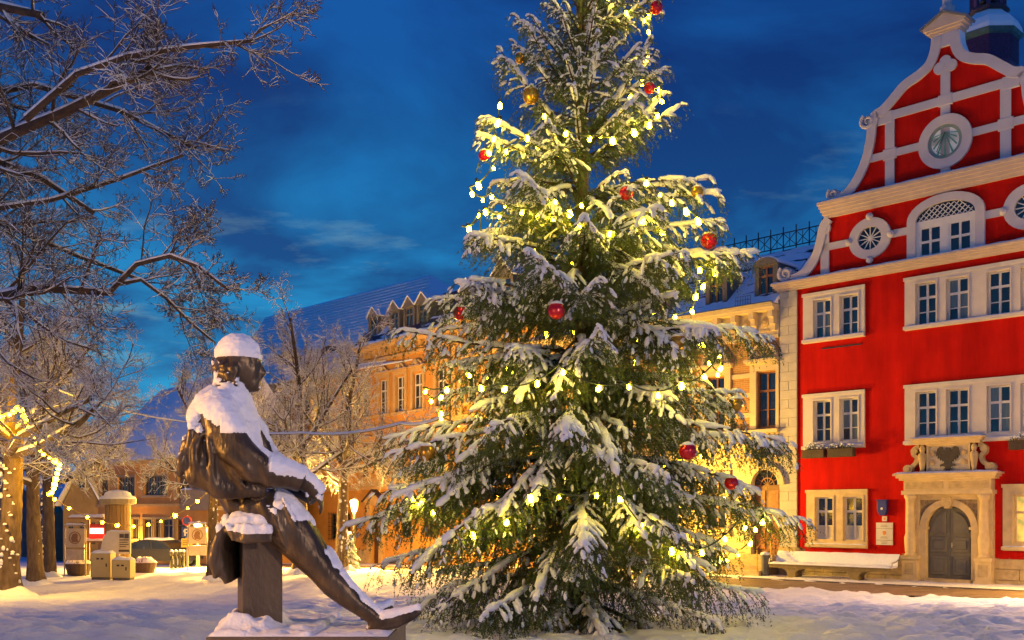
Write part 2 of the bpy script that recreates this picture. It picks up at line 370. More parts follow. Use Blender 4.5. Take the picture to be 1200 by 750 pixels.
holes = [q[:4] for q in wins]+[(5.775, 7.325, -1.0, 1.9)]
m = MB(); m.wall(.74, WR, -1.0, 10.1, holes, 0, .32)
m.quad((0, .02, -1), (0, .02, 10.1), (0, 14, 10.1), (0, 14, -1)); m.quad((WR, .02, -1), (WR, 14, -1), (WR, 14, 10.1), (WR, .02, 10.1))
m.build('wall', REDM, rh, fixn=False)
# dark rooms behind the panes
MB().box(.3, WR-.3, .34, .42, -.9, 10).build('room_backing', mat('dark_room', (.02, .018, .016), .9), rh)
# corner pilaster of stone blocks
z = .26; k = 0; qm = {}
while z < 10.08:
    hgt = .355; zt = min(z+hgt-.012, 10.09)
    for a, b in (((.0, .385), (.397, .74)) if k % 2 else ((.0, .74),)):
        key = (b-a > .5, a > .1)
        st = MB().box(a, b, -.06+random.uniform(-.004, .004), .3, z, zt).build('stone', TRIM if False else mat('pilaster_stone', (.50, .45, .37), .85, .10, 3, .25, 26), rh, bevel=.008)
    z += hgt; k += 1
MB().box(-.005, .745, -.045, .32, .2, 10.095).build('pilaster_mortar', mat('mortar', (.33, .29, .24), .9), rh)
for i, (z0, z1) in enumerate(((-.9, -.34), (-.33, .25))): MB().box(-.03, .86, -.10, .3, z0, z1).build('stone', SAND, rh, bevel=.012)
# sandstone plinth blocks to the right of the portal and under the bench
rnd = random.Random(3)
for (x0, x1, zt) in ((.87, 5.0, .0), (8.02, WR, .06)):
    z = -1.0
    for hgt in (.36, .36, zt+.28):
        x = x0
        while x < x1-.05:
            ln = min(x1, x+rnd.uniform(.5, 1.1))
            if x1-ln < .25: ln = x1
            MB().box(x, ln-.012, -.07+rnd.uniform(-.008, .008), .01, z, z+hgt-.012).build('stone', SAND, rh, bevel=.01); x = ln
        z += hgt
# window surrounds
def surround(x0, x1, z0, z1, hl, mt, depth=.07):
    m = MB(); m.wall(x0, x1, z0, z1, [(a+.005, b-.005, c+.005, d-.005) for a, b, c, d in hl], -depth, .12)
    o = m.build('window_surround', mt, rh, fixn=False)
    MB().box(x0-.03, x1+.03, -depth-.04, -depth-.002, z1-.10, z1+.012).build('surround_head', mt, rh)
    MB().box(x0-.02, x1+.02, -depth-.09, -depth-.002, z0+.02, z0+.13).build('sill', mt, rh)
    snow_slab(rh, x0, x1, -depth-.085, -depth, z0+.13, .03)
    for a, b, c, d in hl:                         # raised fillet round each light
        f = MB(); t = .05
        f.box(a-t, a, -depth-.03, -depth-.001, c-t, d+t); f.box(b, b+t, -depth-.03, -depth-.001, c-t, d+t)
        f.box(a, b, -depth-.03, -depth-.001, d, d+t); f.build('surround_fillet', mt, rh)
def hs(l, z0, z1): return [(a, b, z0, z1) for a, b in l]
surround(1.01, 3.48, 7.98, 9.85, hs(W3, 8.11, 9.58), TRIM); surround(1.01, 3.48, 3.95, 6.04, hs(W3, 4.22, 5.79), TRIM)
surround(4.98, 9.95, 7.98, 9.82, hs(WG, 8.11, 9.58), TRIM); surround(4.98, 9.95, 3.95, 6.05, hs(WG, 4.22, 5.79), TRIM)
surround(1.15, 3.58, .27, 2.42, hs([(1.51, 2.24), (2.65, 3.41)], .58, 2.16), CREAM); surround(8.3, 10.9, .33, 2.5, hs([(8.62, 9.5), (9.75, 10.6)], .58, 2.16), CREAM)
LITP = mat('lit_shop_pane', (.5, .35, .1), .3, 0, 2.2, emit=(1, .55, .10), estr=.9)
lt = LITP.node_tree; lb = lt.nodes['Principled BSDF']; ln_ = nd(lt, 'ShaderNodeTexNoise'); ln_.inputs['Scale'].default_value = 3.5
lr = nd(lt, 'ShaderNodeValToRGB'); lt.links.new(ln_.outputs['Fac'], lr.inputs[0]); lr.color_ramp.elements[0].position = .35; lr.color_ramp.elements[0].color = (.10, .20, .05, 1); lr.color_ramp.elements[1].position = .65; lr.color_ramp.elements[1].color = (1, .5, .08, 1)
lc_ = nd(lt, 'ShaderNodeTexCoord'); lt.links.new(lc_.outputs['Object'], ln_.inputs['Vector']); lt.links.new(lr.outputs[0], lb.inputs['Emission Color'])
for n_, (a, b, c, d, fl) in enumerate(wins):
    if fl == 1 and a < 5: casement(rh, a, b, c, d, rows=(.34, .68), panes=[GLASS, GLASS, GLASS, GLASS, FROST, FROST])
    elif fl == 1: casement(rh, a, b, c, d, cols=1, rows=(.36,), panes=LITP, sash=CREAM, label='lit window with warm light behind it')
    else: casement(rh, a, b, c, d, rows=(.35, .69), panes=[CURT, GLASS, CURT, CURT, GLASS, CURT] if n_ % 3 == 0 else GLASS)
# cornices
def cornice(x0, x1, z0, z1, out, steps, mt, name='cornice'):
    m = MB(); n = steps
    for i in range(n):
        a = z0+(z1-z0)*i/n; b = z0+(z1-z0)*(i+1)/n; oo = out*((i+1)/n)**.8
        m.box(x0-oo*.8, x1+oo*.8, -oo, .3, a+.001, b)
    o = m.build(name, mt, rh); snow_slab(rh, x0-out*.8, x1+out*.8, -out, -.02, z1, .05); return o
PEACH = mat('cornice_render', (.55, .43, .33), .8, .08, 3, .15)
cornice(-.02, WR+.02, 10.1, 10.42, .30, 4, PEACH)
# gable: two stages of red wall with pale bands
def sm(pts, n=5):                                 # Catmull-Rom smoothing
    out = []
    for i in range(len(pts)-1):
        p0 = pts[max(0, i-1)]; p1 = pts[i]; p2 = pts[i+1]; p3 = pts[min(len(pts)-1, i+2)]
        for k in range(n):
            t = k/n; out.append(tuple(.5*((2*p1[c])+(-p0[c]+p2[c])*t+(2*p0[c]-5*p1[c]+4*p2[c]-p3[c])*t*t+(-p0[c]+3*p1[c]-3*p2[c]+p3[c])*t**3) for c in (0, 1)))
    return out+[pts[-1]]
S1 = sm([(.42, 10.55), (.95, 10.72), (1.35, 11.15), (1.58, 11.75), (1.72, 12.3), (1.95, 12.56)])
S2 = sm([(2.35, 13.22), (2.75, 13.42), (3.12, 13.85), (3.42, 14.45), (3.58, 15.1), (3.62, 15.5)])+sm([(3.75, 15.95), (4.05, 16.02), (4.42, 16.32), (4.85, 16.68), (5.35, 16.88), (5.74, 17.15), (5.93, 17.6), (5.97, 17.98)])
def both(s): return s+[(mir(x), z) for x, z in reversed(s)]
arch = (AX, 10.42)
m = MB(); m.prism([(.2, 10.43)]+both(S1)+[(WR-.2, 10.43)], 0, .4); m.build('gable_wall', REDM, rh)
m = MB(); m.prism(both(S2), 0, .4); m.build('gable_wall', REDM, rh)
for s in (S1, S2):
    for f in (lambda p: p, lambda p: [(mir(x), z) for x, z in p]):
        q = f([(x+.13, z-.03) for x, z in s]); m = MB(); m.strip(q, .34, -.09, .46); m.build('gable_coping', LILAC, rh)
        top = f([(x-.03, z+.015) for x, z in s]); m = MB(); m.strip(top, .05, -.05, .42); m.build('coping_snow', SNOW, rh)
cornice(1.95, mir(1.95), 12.56, 13.15, .30, 5, PEACH)
def volute(x, z, r, s=1):
    m = MB(); pts = []
    for i in range(22):
        a = i*.42; rr = r*(1-i/26); pts.append((x+s*rr*math.cos(a+2.2), -.06, z+rr*math.sin(a+2.2)))
    m.tube(pts, [r*.30*(1-i/40) for i in range(22)], 7); m.disc(x, z, r*.85, r*.85, -.03, .3, 18); m.build('volute', LILAC, rh, smooth=False)
for x, z, r in ((.25, 10.78, .30), (2.25, 13.40, .24), (3.60, 15.75, .27)): volute(x, z, r); volute(mir(x), z, r, -1)
# bands on the gable
B = lambda *pts, w=.26: MB().strip(list(pts), w, -.05, .05).build('gable_band', LILAC, rh)
B((3.5, 14.37), (mir(3.5), 14.37)); B((3.85, 15.73), (mir(3.85), 15.73), w=.30); B((AX, 13.17), (AX, 17.0), w=.32)
for x in (4.42, mir(4.42)): B((x, 13.17), (x, 15.58), w=.34)
for (x, z, w_) in ((4.42, 14.37, .5), (mir(4.42), 14.37, .5), (4.25, 15.7, .55), (mir(4.25), 15.7, .55), (AX, 15.73, .5)): MB().box(x-w_/2, x+w_/2, -.06, .04, z-w_*.4, z+w_*.4).build('band_boss', LILAC, rh, bevel=.03)
for (x, z) in ((AX, 17.05), (AX-.2, 16.86), (AX+.2, 16.86)): MB().disc(x, z, .2, .2, -.062-.004*(x > AX)-.008*(x < AX), .05, 18).build('trefoil_lobe', LILAC, rh)
# lower stage bands: ovals, links, pilaster strips, big arched window
for x, s in ((3.68, 1), (mir(3.68), -1)):
    m = MB(); m.disc(x, 11.5, .80, .74, -.10, .03, 28, hole=.56); m.build('oval_surround', LILAC, rh)
    for a, b in ((0, .78), (0, -.78), (.8, 0), (-.8, 0)): MB().lathe([(.0, 0), (.14, 0), (.12, .07), (.05, .11)], n=12).build('boss', LILAC, rh, loc=(x+a, -.06, 11.5+b), rot=(R(90), 0, 0))
    MB().disc(x, 11.5, .46, .42, -.004, .02, 24).build('oval_pane', GLASS, rh)
    m = MB()
    for k in range(6): a = math.pi*k/6; m.strip([(x-.44*math.cos(a), 11.5-.40*math.sin(a)), (x+.44*math.cos(a), 11.5+.40*math.sin(a))], .03, -.03-.001*k, -.005)
    m.disc(x, 11.5, .07, .07, -.045, -.006, 12); m.build('oval_glazing_bars', SASH, rh)
    B((x+s*.75, 11.5), (5.15 if s > 0 else mir(5.15), 11.5)); B((x-s*.75, 11.5), (1.55 if s > 0 else mir(1.55), 11.5))
    B((1.9 if s > 0 else mir(1.9), 10.43), (1.9 if s > 0 else mir(1.9), 12.2), w=.34)
    MB().disc(1.9 if s > 0 else mir(1.9), 12.2, .24, .24, -.08, .05, 18).build('band_boss', LILAC, rh)
aw = 1.02
outer = [(AX-1.33, 10.43), (AX-1.33, 11.75)]+[(AX-1.33*math.cos(t), 11.75+.78*math.sin(t)) for t in np.linspace(0, math.pi, 18)][1:-1]+[(AX+1.33, 11.75), (AX+1.33, 10.43)]
inner = [(AX-aw, 10.43), (AX-aw, 11.72)]+[(AX-aw*math.cos(t), 11.72+.53*math.sin(t)) for t in np.linspace(0, math.pi, 18)][1:-1]+[(AX+aw, 11.72), (AX+aw, 10.43)]
m = MB()
for i in range(len(outer)-1): m.prism([outer[i], inner[i], inner[i+1], outer[i+1]], -.10, .05)
m.build('arched_window_surround', LILAC, rh)
MB().prism(inner, -.002, .02).build('arched_window_recess', GLASS, rh)
m = MB(); m.box(AX-aw, AX+aw, -.05, -.01, 11.50, 11.72); m.box(AX-.13, AX+.13, -.052, -.01, 10.43, 11.5); m.box(AX-aw, AX-aw+.13, -.051, -.01, 10.43, 11.5); m.box(AX+aw-.13, AX+aw, -.051, -.01, 10.43, 11.5)
m.build('arched_window_frame', SASH, rh)
casement(rh, AX-aw+.13, AX-.13, 10.45, 11.5, y=-.04, rows=(.5,)); casement(rh, AX+.13, AX+aw-.13, 10.45, 11.5, y=-.04, rows=(.5,))
m = MB()
for k in range(-6, 7):
    for s in (-1, 1):
        pts = [(AX+k*.19+s*t*.6, 11.72+t*.6) for t in np.linspace(0, .9, 8)]
        pts = [p for p in pts if abs(p[0]-AX) < aw and ((p[0]-AX)/aw)**2+((p[1]-11.72)/.53)**2 < 1.0]
        if len(pts) > 1: m.strip(pts, .022, -.03-.006*(s > 0), -.005)
m.build('fanlight_lattice', SASH, rh)
# sundial
DZ = 14.30
sdl = MB().disc(AX, DZ, .92, .92, -.10, .03, 40, hole=.64).build('sundial_surround', LILAC, rh)
sdl['label'] = 'pale ring round the sundial'
dial = MB().disc(AX, DZ, .60, .60, -.05, .02, 40).build('sundial_face', mat('dial_white', (.80, .84, .80), .6, .04), rh)
m = MB(); m.disc(AX, DZ, .595, .595, -.058, -.051, 40, hole=.80); m.build('hour_band', mat('dial_grey_green', (.20, .27, .24), .6, .1), dial)
GRN = mat('dial_ray_green', (.08, .34, .24), .6, .1)
for k in range(9):
    a = R(-170+k*20); c0 = (AX, DZ+.30)
    ln = .80 if 2 < k < 6 else .62 if 1 < k < 7 else .46
    p = (c0[0]+ln*math.cos(a), c0[1]+ln*math.sin(a)); q = R(2.6)
    MB().prism([c0, (c0[0]+ln*math.cos(a-q), c0[1]+ln*math.sin(a-q)), (c0[0]+ln*math.cos(a+q), c0[1]+ln*math.sin(a+q))], -.060-.0004*k, -.0515).build('ray', GRN, dial)
MB().tube([(AX, -.06, DZ+.32), (AX-.12, -.45, DZ-.42)], .012, 6).build('gnomon', GREYM, dial)
MB().tube([(AX, -.06, DZ-.5), (AX-.12, -.45, DZ-.42)], .009, 6).build('gnomon_stay', GREYM, dial)
# neck, little pediment and finial
MB().box(AX-.43, AX+.43, -.08, .42, 17.55, 18.02).build('gable_neck', LILAC, rh, bevel=.02)
m = MB()
for i, (z0, z1, wd) in enumerate(((18.02, 18.11, .52), (18.11, 18.20, .60), (18.20, 18.28, .70))): m.box(AX-wd, AX+wd, -.10-i*.05, .45, z0, z1)
m.build('pediment_base', PEACH, rh)
m = MB(); m.prism([(AX-.74, 18.281), (AX+.74, 18.281), (AX, 18.66)], -.20, .45); m.build('pediment', PEACH, rh)
m = MB(); m.strip([(AX-.80, 18.30), (AX, 18.72), (AX+.80, 18.30)], .08, -.26, .48); m.build('pediment_coping', mat('pediment_lead', (.16, .17, .19), .5), rh)
MB().lathe([(.22, 18.6), (.24, 18.95), (.16, 19.0), (.15, 19.3), (.22, 19.36), (.10, 19.5), (.19, 19.75), (.10, 19.95), (.0, 20.1)], AX, .12, 12).build('finial', LILAC, rh, smooth=True)
# roof behind the gable
m = MB(); m.prism([(.12, 10.42), (AX, 17.1), (WR-.12, 10.42)], .42, 15); m.build('roof', ROOFSNOW, rh)
# bell turret
tx, ty = AX, 3.7
tur = MB().lathe([(1.02, 15.2), (1.02, 18.0), (1.02, 18.82)], tx, ty, 8, R(22.5)).build('turret', mat('violet_slate', (.085, .035, .105), .55, .35, 14, .6, 18), rh)
for k in range(8):                                # slate courses as small shingles
    for row in range(9):
        a0 = R(22.5)+k*math.pi/4; a1 = a0+math.pi/4; zz = 18.80-row*.10
        p0 = Vector((tx+1.02*math.cos(a0), ty+1.02*math.sin(a0))); p1 = Vector((tx+1.02*math.cos(a1), ty+1.02*math.sin(a1))); nn = ((p0+p1)/2-Vector((tx, ty))).normalized()
        if nn.y > .5: continue
        m = MB()
        for s in range(6):
            qa = p0.lerp(p1, (s+.04+.5*(row % 2)*.0)/6); qb = p0.lerp(p1, (s+.96)/6)
            m.quad((*(qa+nn*.012), zz), (*(qb+nn*.012), zz), (*(qb+nn*.035), zz-.10), (*(qa+nn*.035), zz-.10))
        m.build('shingle_course', mat('violet_slate', (0, 0, 0)), tur, fixn=False)
MB().lathe([(1.05, 18.80), (1.14, 18.86), (1.20, 18.98), (1.16, 19.02)], tx, ty, 8, R(22.5)).build('turret_cornice', mat('verdigris', (.045, .12, .115), .5, .3), tur)
MB().lathe([(1.16, 19.021), (1.14, 19.2), (1.0, 19.48), (.74, 19.72), (.60, 19.86)], tx, ty, 8, R(22.5)).build('turret_roof_snow', ROOFSNOW, tur)
MB().lathe([(.60, 19.861), (.74, 19.93), (.72, 20.02), (.60, 20.05)], tx, ty, 8, R(22.5)).build('lantern_base', SLATE, tur)
for k in range(8):
    a = R(22.5)+k*math.pi/4; cx, cy = tx+.55*math.cos(a), ty+.55*math.sin(a)
    MB().box(-.07, .07, -.07, .07, 20.05, 22.3).build('lantern_post', mat('violet_slate', (0, 0, 0)), tur, loc=(cx, cy, 0), rot=(0, 0, a))
MB().lathe([(.06, 20.95), (.16, 20.9), (.2, 20.6), (.30, 20.35), (.31, 20.3)], tx, ty, 14).build('bell', GREYM, tur, smooth=True)
MB().lathe([(.80, 22.3), (.78, 22.5), (.62, 23.0), (.25, 23.5), (.05, 25)], tx, ty, 8, R(22.5)).build('spire', SLATE, tur)
# rust marks: bracket under the third floor window
MB().box(1.75, 3.35, -.03, .002, 7.70, 7.745).build('wall_bar', GREYM, rh)

# portal
pa = 6.55
def arch_ring(m, cx, cz, r0, r1, y0, y1, n=18, z_foot=None):
    for i in range(n):
        a = math.pi*i/n; b = math.pi*(i+1)/n
        m.prism([(cx+r0*math.cos(a), cz+r0*math.sin(a)), (cx+r1*math.cos(a), cz+r1*math.sin(a)), (cx+r1*math.cos(b), cz+r1*math.sin(b)), (cx+r0*math.cos(b), cz+r0*math.sin(b))], y0, y1)
por = MB().box(pa-1.48, pa-.99, -.20, .1, -.85, 2.2).box(pa+.99, pa+1.48, -.20, .1, -.85, 2.2).box(pa-.99, pa+.99, -.16, .1, 2.02, 2.2).build('portal', CREAM, rh)
por['label'] = 'cream sandstone portal with columns, hood and carved coat of arms'
m = MB(); m.box(pa-.99, pa-.77, -.18, .1, -.85, 1.02); m.box(pa+.77, pa+.99, -.18, .1, -.85, 1.02); arch_ring(m, pa, 1.05, .77, .99, -.19, .1); m.build('arch_surround', CREAM, por)
m = MB(); m.box(pa-1.06, pa-.72, -.24, .08, 1.0, 1.09); m.box(pa+.72, pa+1.06, -.24, .08, 1.0, 1.09); m.build('impost', CREAM, por)
for s in (-1, 1):                                 # spandrels
    pts = [(pa+s*.99, 1.1)]+[(pa+s*.99*math.cos(t), 1.05+.99*math.sin(t)) for t in np.linspace(.06, math.pi/2, 10)]+[(pa, 2.03), (pa+s*.99, 2.03)]
    MB().prism(pts, -.10, .08).build('spandrel', mat('carved_spandrel', (.30, .22, .12), .9, .45, 9, 1.0, 12), por)
MB().prism([(pa-.13, 2.10), (pa+.13, 2.10), (pa+.17, 1.95), (pa+.08, 1.72), (pa-.08, 1.72), (pa-.17, 1.95)], -.30, 0).build('keystone', SAND, por, bevel=.02)
for s in (-1, 1):
    x = pa+s*1.25
    MB().box(x-.30, x+.30, -.46, -.2, -.87, -.70).box(x-.26, x+.26, -.42, -.2, -.70, -.04).box(x-.31, x+.31, -.47, -.2, -.04, .08).build('pedestal', CREAM, por)
    MB().box(x-.15, x+.15, -.435, -.42, -.56, -.16).build('pedestal_panel', SAND, por)
    MB().lathe([(.20, .08), (.20, .13), (.155, .18), (.17, .22), (.19, .45), (.20, .70), (.17, .82), (.155, .86), (.15, 1.4), (.13, 1.98), (.16, 2.0), (.16, 2.05), (.20, 2.12), (.20, 2.20)], x, -.32, 16).build('column', CREAM, por, smooth=True)
m = MB(); m.box(pa-1.54, pa+1.54, -.40, .1, 2.202, 2.34); m.box(pa-1.48, pa+1.48, -.34, .1, 2.341, 2.70); m.build('entablature', CREAM, por)
for x0, x1 in ((pa-1.40, pa-.10), (pa+.10, pa+1.40)): MB().box(x0, x1, -.352, -.341, 2.40, 2.64).build('frieze_panel', SAND, por)
m = MB()
for i, (z0, z1, o_) in enumerate(((2.702, 2.78, .42), (2.781, 2.86, .50), (2.861, 2.93, .58))): m.box(pa-1.2-o_, pa+1.2+o_, -o_, .1, z0, z1)
m.build('hood_cornice', CREAM, por); snow_slab(por, pa-1.76, pa+1.76, -.57, -.18, 2.93, .05)
MB().box(pa-.74, pa+.74, -.16, .1, 2.931, 3.92).build('arms_panel', mat('pale_carved_panel', (.50, .42, .30), .85, .15, 6, .6, 16), por)
m = MB(); t = .06
m.box(pa-.74, pa+.74, -.20, -.161, 2.95, 3.01); m.box(pa-.74, pa+.74, -.20, -.161, 3.86, 3.92); m.box(pa-.74, pa-.68, -.20, -.161, 3.01, 3.86); m.box(pa+.68, pa+.74, -.20, -.161, 3.01, 3.86); m.build('arms_frame', CREAM, por)
half = [(0, .80), (.05, .82), (.09, .78), (.07, .70), (.16, .74), (.20, .84), (.28, .86), (.36, .80), (.40, .68), (.42, .52), (.36, .58), (.36, .42), (.30, .50), (.28, .36), (.22, .44), (.19, .32), (.14, .36), (.13, .26), (.26, .22), (.28, .14), (.20, .16), (.12, .14), (.09, .10), (.16, .02), (.08, .04), (.06, -.04), (0, 0)]
eag = [(pa+x*.95, 3.02+z*.95) for x, z in half]+[(pa-x*.95, 3.02+z*.95) for x, z in reversed(half[1:-1])]
MB().prism(eag, -.21, -.161).build('carved_eagle', mat('dark_carving', (.055, .045, .04), .8, .3, 14, .6), por)
for s in (-1, 1):
    for z_ in (3.3, 3.62): MB().lathe([(.0, 0), (.10, 0), (.08, .03), (.0, .05)], n=10).build('small_shield', SAND, por, loc=(pa+s*.54, -.17, z_), rot=(R(90), 0, 0))
    x = pa+s*.88                                   # herm figures
    MB().lathe([(.10, 2.94), (.10, 3.0), (.07, 3.05), (.12, 3.35), (.14, 3.52), (.13, 3.6), (.06, 3.66), (.09, 3.72), (.10, 3.80), (.06, 3.88), (.02, 3.92)], x, -.20, 10).build('herm_figure', SAND, por, smooth=True)
    m = MB(); sc = sm([(x+s*.12, 3.85), (x+s*.30, 3.80), (x+s*.34, 3.62), (x+s*.22, 3.50), (x+s*.26, 3.30), (x+s*.45, 3.15), (x+s*.62, 3.05)]); m.strip(sc, .14, -.18, .0); m.disc(x+s*.30, 3.72, .12, .12, -.2, .0, 14); m.disc(x+s*.52, 3.10, .17, .15, -.21, .0, 14); m.disc(x+s*.52, 3.10, .08, .07, -.25, -.2, 12); m.build('scroll', SAND, por)
m = MB()
for i, (z0, z1, o_) in enumerate(((3.92, 4.0, .10), (4.001, 4.08, .18), (4.081, 4.14, .26))): m.box(pa-1.0-o_, pa+1.0+o_, -.2-o_, .05, z0, z1)
m.build('arms_hood', CREAM, por); snow_slab(por, pa-1.25, pa+1.25, -.45, -.1, 4.14, .05)
GREYD = mat('grey_door_paint', (.13, .12, .10), .55, .12, 5, .15, 30)
for s, x0, x1 in ((-1, pa-.765, pa-.006), (1, pa+.006, pa+.765)):
    xs = np.linspace(x0, x1, 9)
    top = [(x, 1.05+math.sqrt(max(0, .765**2-(x-pa)**2))) for x in xs]
    d_ = MB().prism([(x0, -.68)]+top+[(x1, -.68)], .02, .09).build('door', GREYD, por)
    for z0, z1 in ((-.55, .10), (.22, .75)):
        MB().box(x0+.09, x1-.09, -.03, .021, z0, z1).build('door_panel', GREYD, d_, bevel=.02); MB().box(x0+.20, x1-.20, -.065, -.029, z0+.11, z1-.11).build('door_panel', GREYD, d_, bevel=.02)
    tp = [(x, 1.0+math.sqrt(max(0, .62**2-(x-pa)**2))) for x in np.linspace(x0+.11, x1-.11, 7)]
    MB().prism([(x0+.11, .88)]+tp+[(x1-.11, .88)], -.03, .021).build('door_panel', GREYD, d_)
    if s > 0:
        MB().box(pa+.03, pa+.08, .0, .021, .38, .55).tube([(pa+.055, .0, .47), (pa+.055, -.06, .47), (pa+.16, -.06, .47)], .012, 6).build('door_handle', mat('brass', (.6, .5, .3), .3, metal=.9), d_)
MB().box(pa-.80, pa+.80, -.35, .1, -.86, -.68).build('door_step', SAND, por, bevel=.01)
# letter box and notice plaques
lb_ = MB().box(-.17, .17, -.16, -.003, .30, .70).prism([(-.19, .70), (.19, .70), (.19, .74), (-.19, .74)], -.19, -.003).prism([(-.15, .30), (.15, .30), (.10, .18), (-.10, .18)], -.14, -.003).build('letter_box', mat('blue_enamel', (.02, .03, .22), .35, .1), None, bevel=.006)
x_, y_ = RED.world(4.18, 0); lb_.location = (x_, y_, 1.30); lb_.rotation_euler = (0, 0, RED.a)
tag(lb_, 'small blue letter box on the red wall above the notice plaque', 'letter box')
MB().disc(0, .42, .045, .045, -.168, -.161, 14).build('emblem', mat('pale_emblem', (.7, .66, .6), .5), lb_)
npq = empty('notice_plaque', (*RED.world(4.22, -.005), -.0), RED.a); tag(npq, 'white notice plaque with coat of arms and small print on red wall', 'sign')
PLQ = mat('plaque_white', (.66, .62, .55), .4, .03)
MB().box(-.31, .31, -.03, 0, .42, 1.22).build('plaque_board', PLQ, npq); MB().box(-.09, .09, -.02, 0, 1.27, 1.45).build('small_plaque', PLQ, npq)
MB().box(-.31, .31, -.034, -.0301, .58, .60).box(-.31, .31, -.034, -.0301, 1.0, 1.015).build('dividing_line', mat('plaque_line', (.3, .25, .2), .5), npq)
MB().prism([(-.06, .92), (.06, .92), (.06, .82), (0, .76), (-.06, .82)], -.035, -.0301).build('coat_of_arms', mat('arms_orange', (.7, .25, .04), .5), npq)
MB().prism([(-.04, 1.40), (.04, 1.40), (.04, 1.34), (0, 1.31), (-.04, 1.34)], -.024, -.0201).build('coat_of_arms', MATS['arms_orange'], npq)
for z_, w_ in ((.70, .20), (.66, .26), (.52, .22), (.47, .18), (1.12, .2), (1.07, .24)): MB().box(-w_/2-.02, w_/2, -.034, -.0302, z_, z_+.018).build('print_line', MATS['plaque_line'], npq)
# flower boxes
DARKW = mat('dark_wood_box', (.05, .03, .02), .7, .3)
LEAFD = mat('winter_plant', (.06, .08, .05), .7, .4)
def flower_box(u, w_, lab):
    o = empty('flower_box', (*RED.world(u, -.30), 3.62), RED.a); tag(o, lab, 'flower box', 'flower boxes under the red hall windows')
    MB().box(-w_/2, w_/2, -.14, .14, 0, .28).build('box', DARKW, o, bevel=.012); MB().box(-w_/2-.015, w_/2+.015, -.155, .155, .26, .30).build('rim', DARKW, o)
    rg = random.Random(int(u*100)); m = MB(); sn = MB()
    for k in range(46):
        x = rg.uniform(-w_/2, w_/2); y = rg.uniform(-.12, .10); hh = rg.uniform(.06, .24)*(1.3 if abs(x) < .15 else .9); lx, ly = rg.uniform(-.10, .10), rg.uniform(-.12, .05)
        m.tube([(x, y, .28), (x+lx*.5, y+ly*.5, .28+hh*.7), (x+lx, y+ly, .28+hh)], [.012, .01, .004], 4)
        sn.lathe([(.0, -.015), (.035, 0), (.03, .022), (.0, .03)], n=6); b = len(sn.v)-24
        for q in range(b, len(sn.v)): v = sn.v[q]; sn.v[q] = (v[0]*rg.uniform(.8, 1.3)+x+lx*.8, v[1]+y+ly*.8, v[2]+.28+hh*.95)
    m.build('plant', LEAFD, o, fixn=False); sn.build('snow', SNOW, o, smooth=True, fixn=False)['kind'] = 'stuff'
flower_box(1.62, .88, 'dark flower box with snowy plants, left of the pair on red wall')
flower_box(2.72, .98, 'dark flower box with snowy plants, right of the pair on red wall')
flower_box(9.1, .98, 'dark flower box at the right edge beside the portal hood')
# ------------------------------------------------------------------ ochre bank building between the tree and the town hall
def brick_material(name, c1, c2, mortar):
    m = mat(name, c1, .85, 0, 5, .0, col2=c2); t = m.node_tree; b = t.nodes['Principled BSDF']; c = nd(t, 'ShaderNodeTexCoord')
    mp = nd(t, 'ShaderNodeMapping'); mp.inputs['Rotation'].default_value = (R(90), 0, 0); t.links.new(c.outputs['Object'], mp.inputs[0])
    br = nd(t, 'ShaderNodeTexBrick'); t.links.new(mp.outputs[0], br.inputs['Vector']); br.inputs['Scale'].default_value = 1
    br.inputs['Color1'].default_value = (*c1, 1); br.inputs['Color2'].default_value = (*c2, 1); br.inputs['Mortar'].default_value = (*mortar, 1)
    br.inputs['Brick Width'].default_value = .25; br.inputs['Row Height'].default_value = .08; br.inputs['Mortar Size'].default_value = .008
    t.links.new(br.outputs['Color'], b.inputs['Base Color']); return m
OBR = brick_material('ochre_brick', (.42, .20, .05), (.34, .15, .035), (.42, .32, .2))
BKC = mat('bank_stone', (.60, .47, .27), .8, .08, 3, .2, 30)
OWOOD = mat('orange_wood', (.20, .075, .025), .5, .2, 6)
bk = RED.root('ochre_bank'); tag(bk, 'ochre brick building with carved window heads behind the christmas tree', 'building')
WB = -13.4; wx = [-.60, -2.95, -5.3, -7.65, -10.0, -12.3]
bh = [(x-.44, x+.44, 4.92, 7.10) for x in wx]+[(-1.21, -.02, -1.0, 3.25)]+[(x-.5, x+.5, .9, 2.9) for x in wx[1:]]+[(x-.42, x+.42, -.62, -.25) for x in wx[1:]]
m = MB(); m.wall(WB, -.02, 4.84, 9.6, [h for h in bh if h[2] > 4], 0, .3); m.build('brick_wall', OBR, bk, fixn=False)
m = MB(); m.wall(WB, -.02, -1.6, 4.839, [h for h in bh if h[2] < 4], -.03, .3); m.build('lower_wall', BKC, bk, fixn=False)
m = MB(); m.box(WB, -.03, .31, 13, -1.6, 9.6); m.build('inner_mass', MATS['dark_room'], bk)
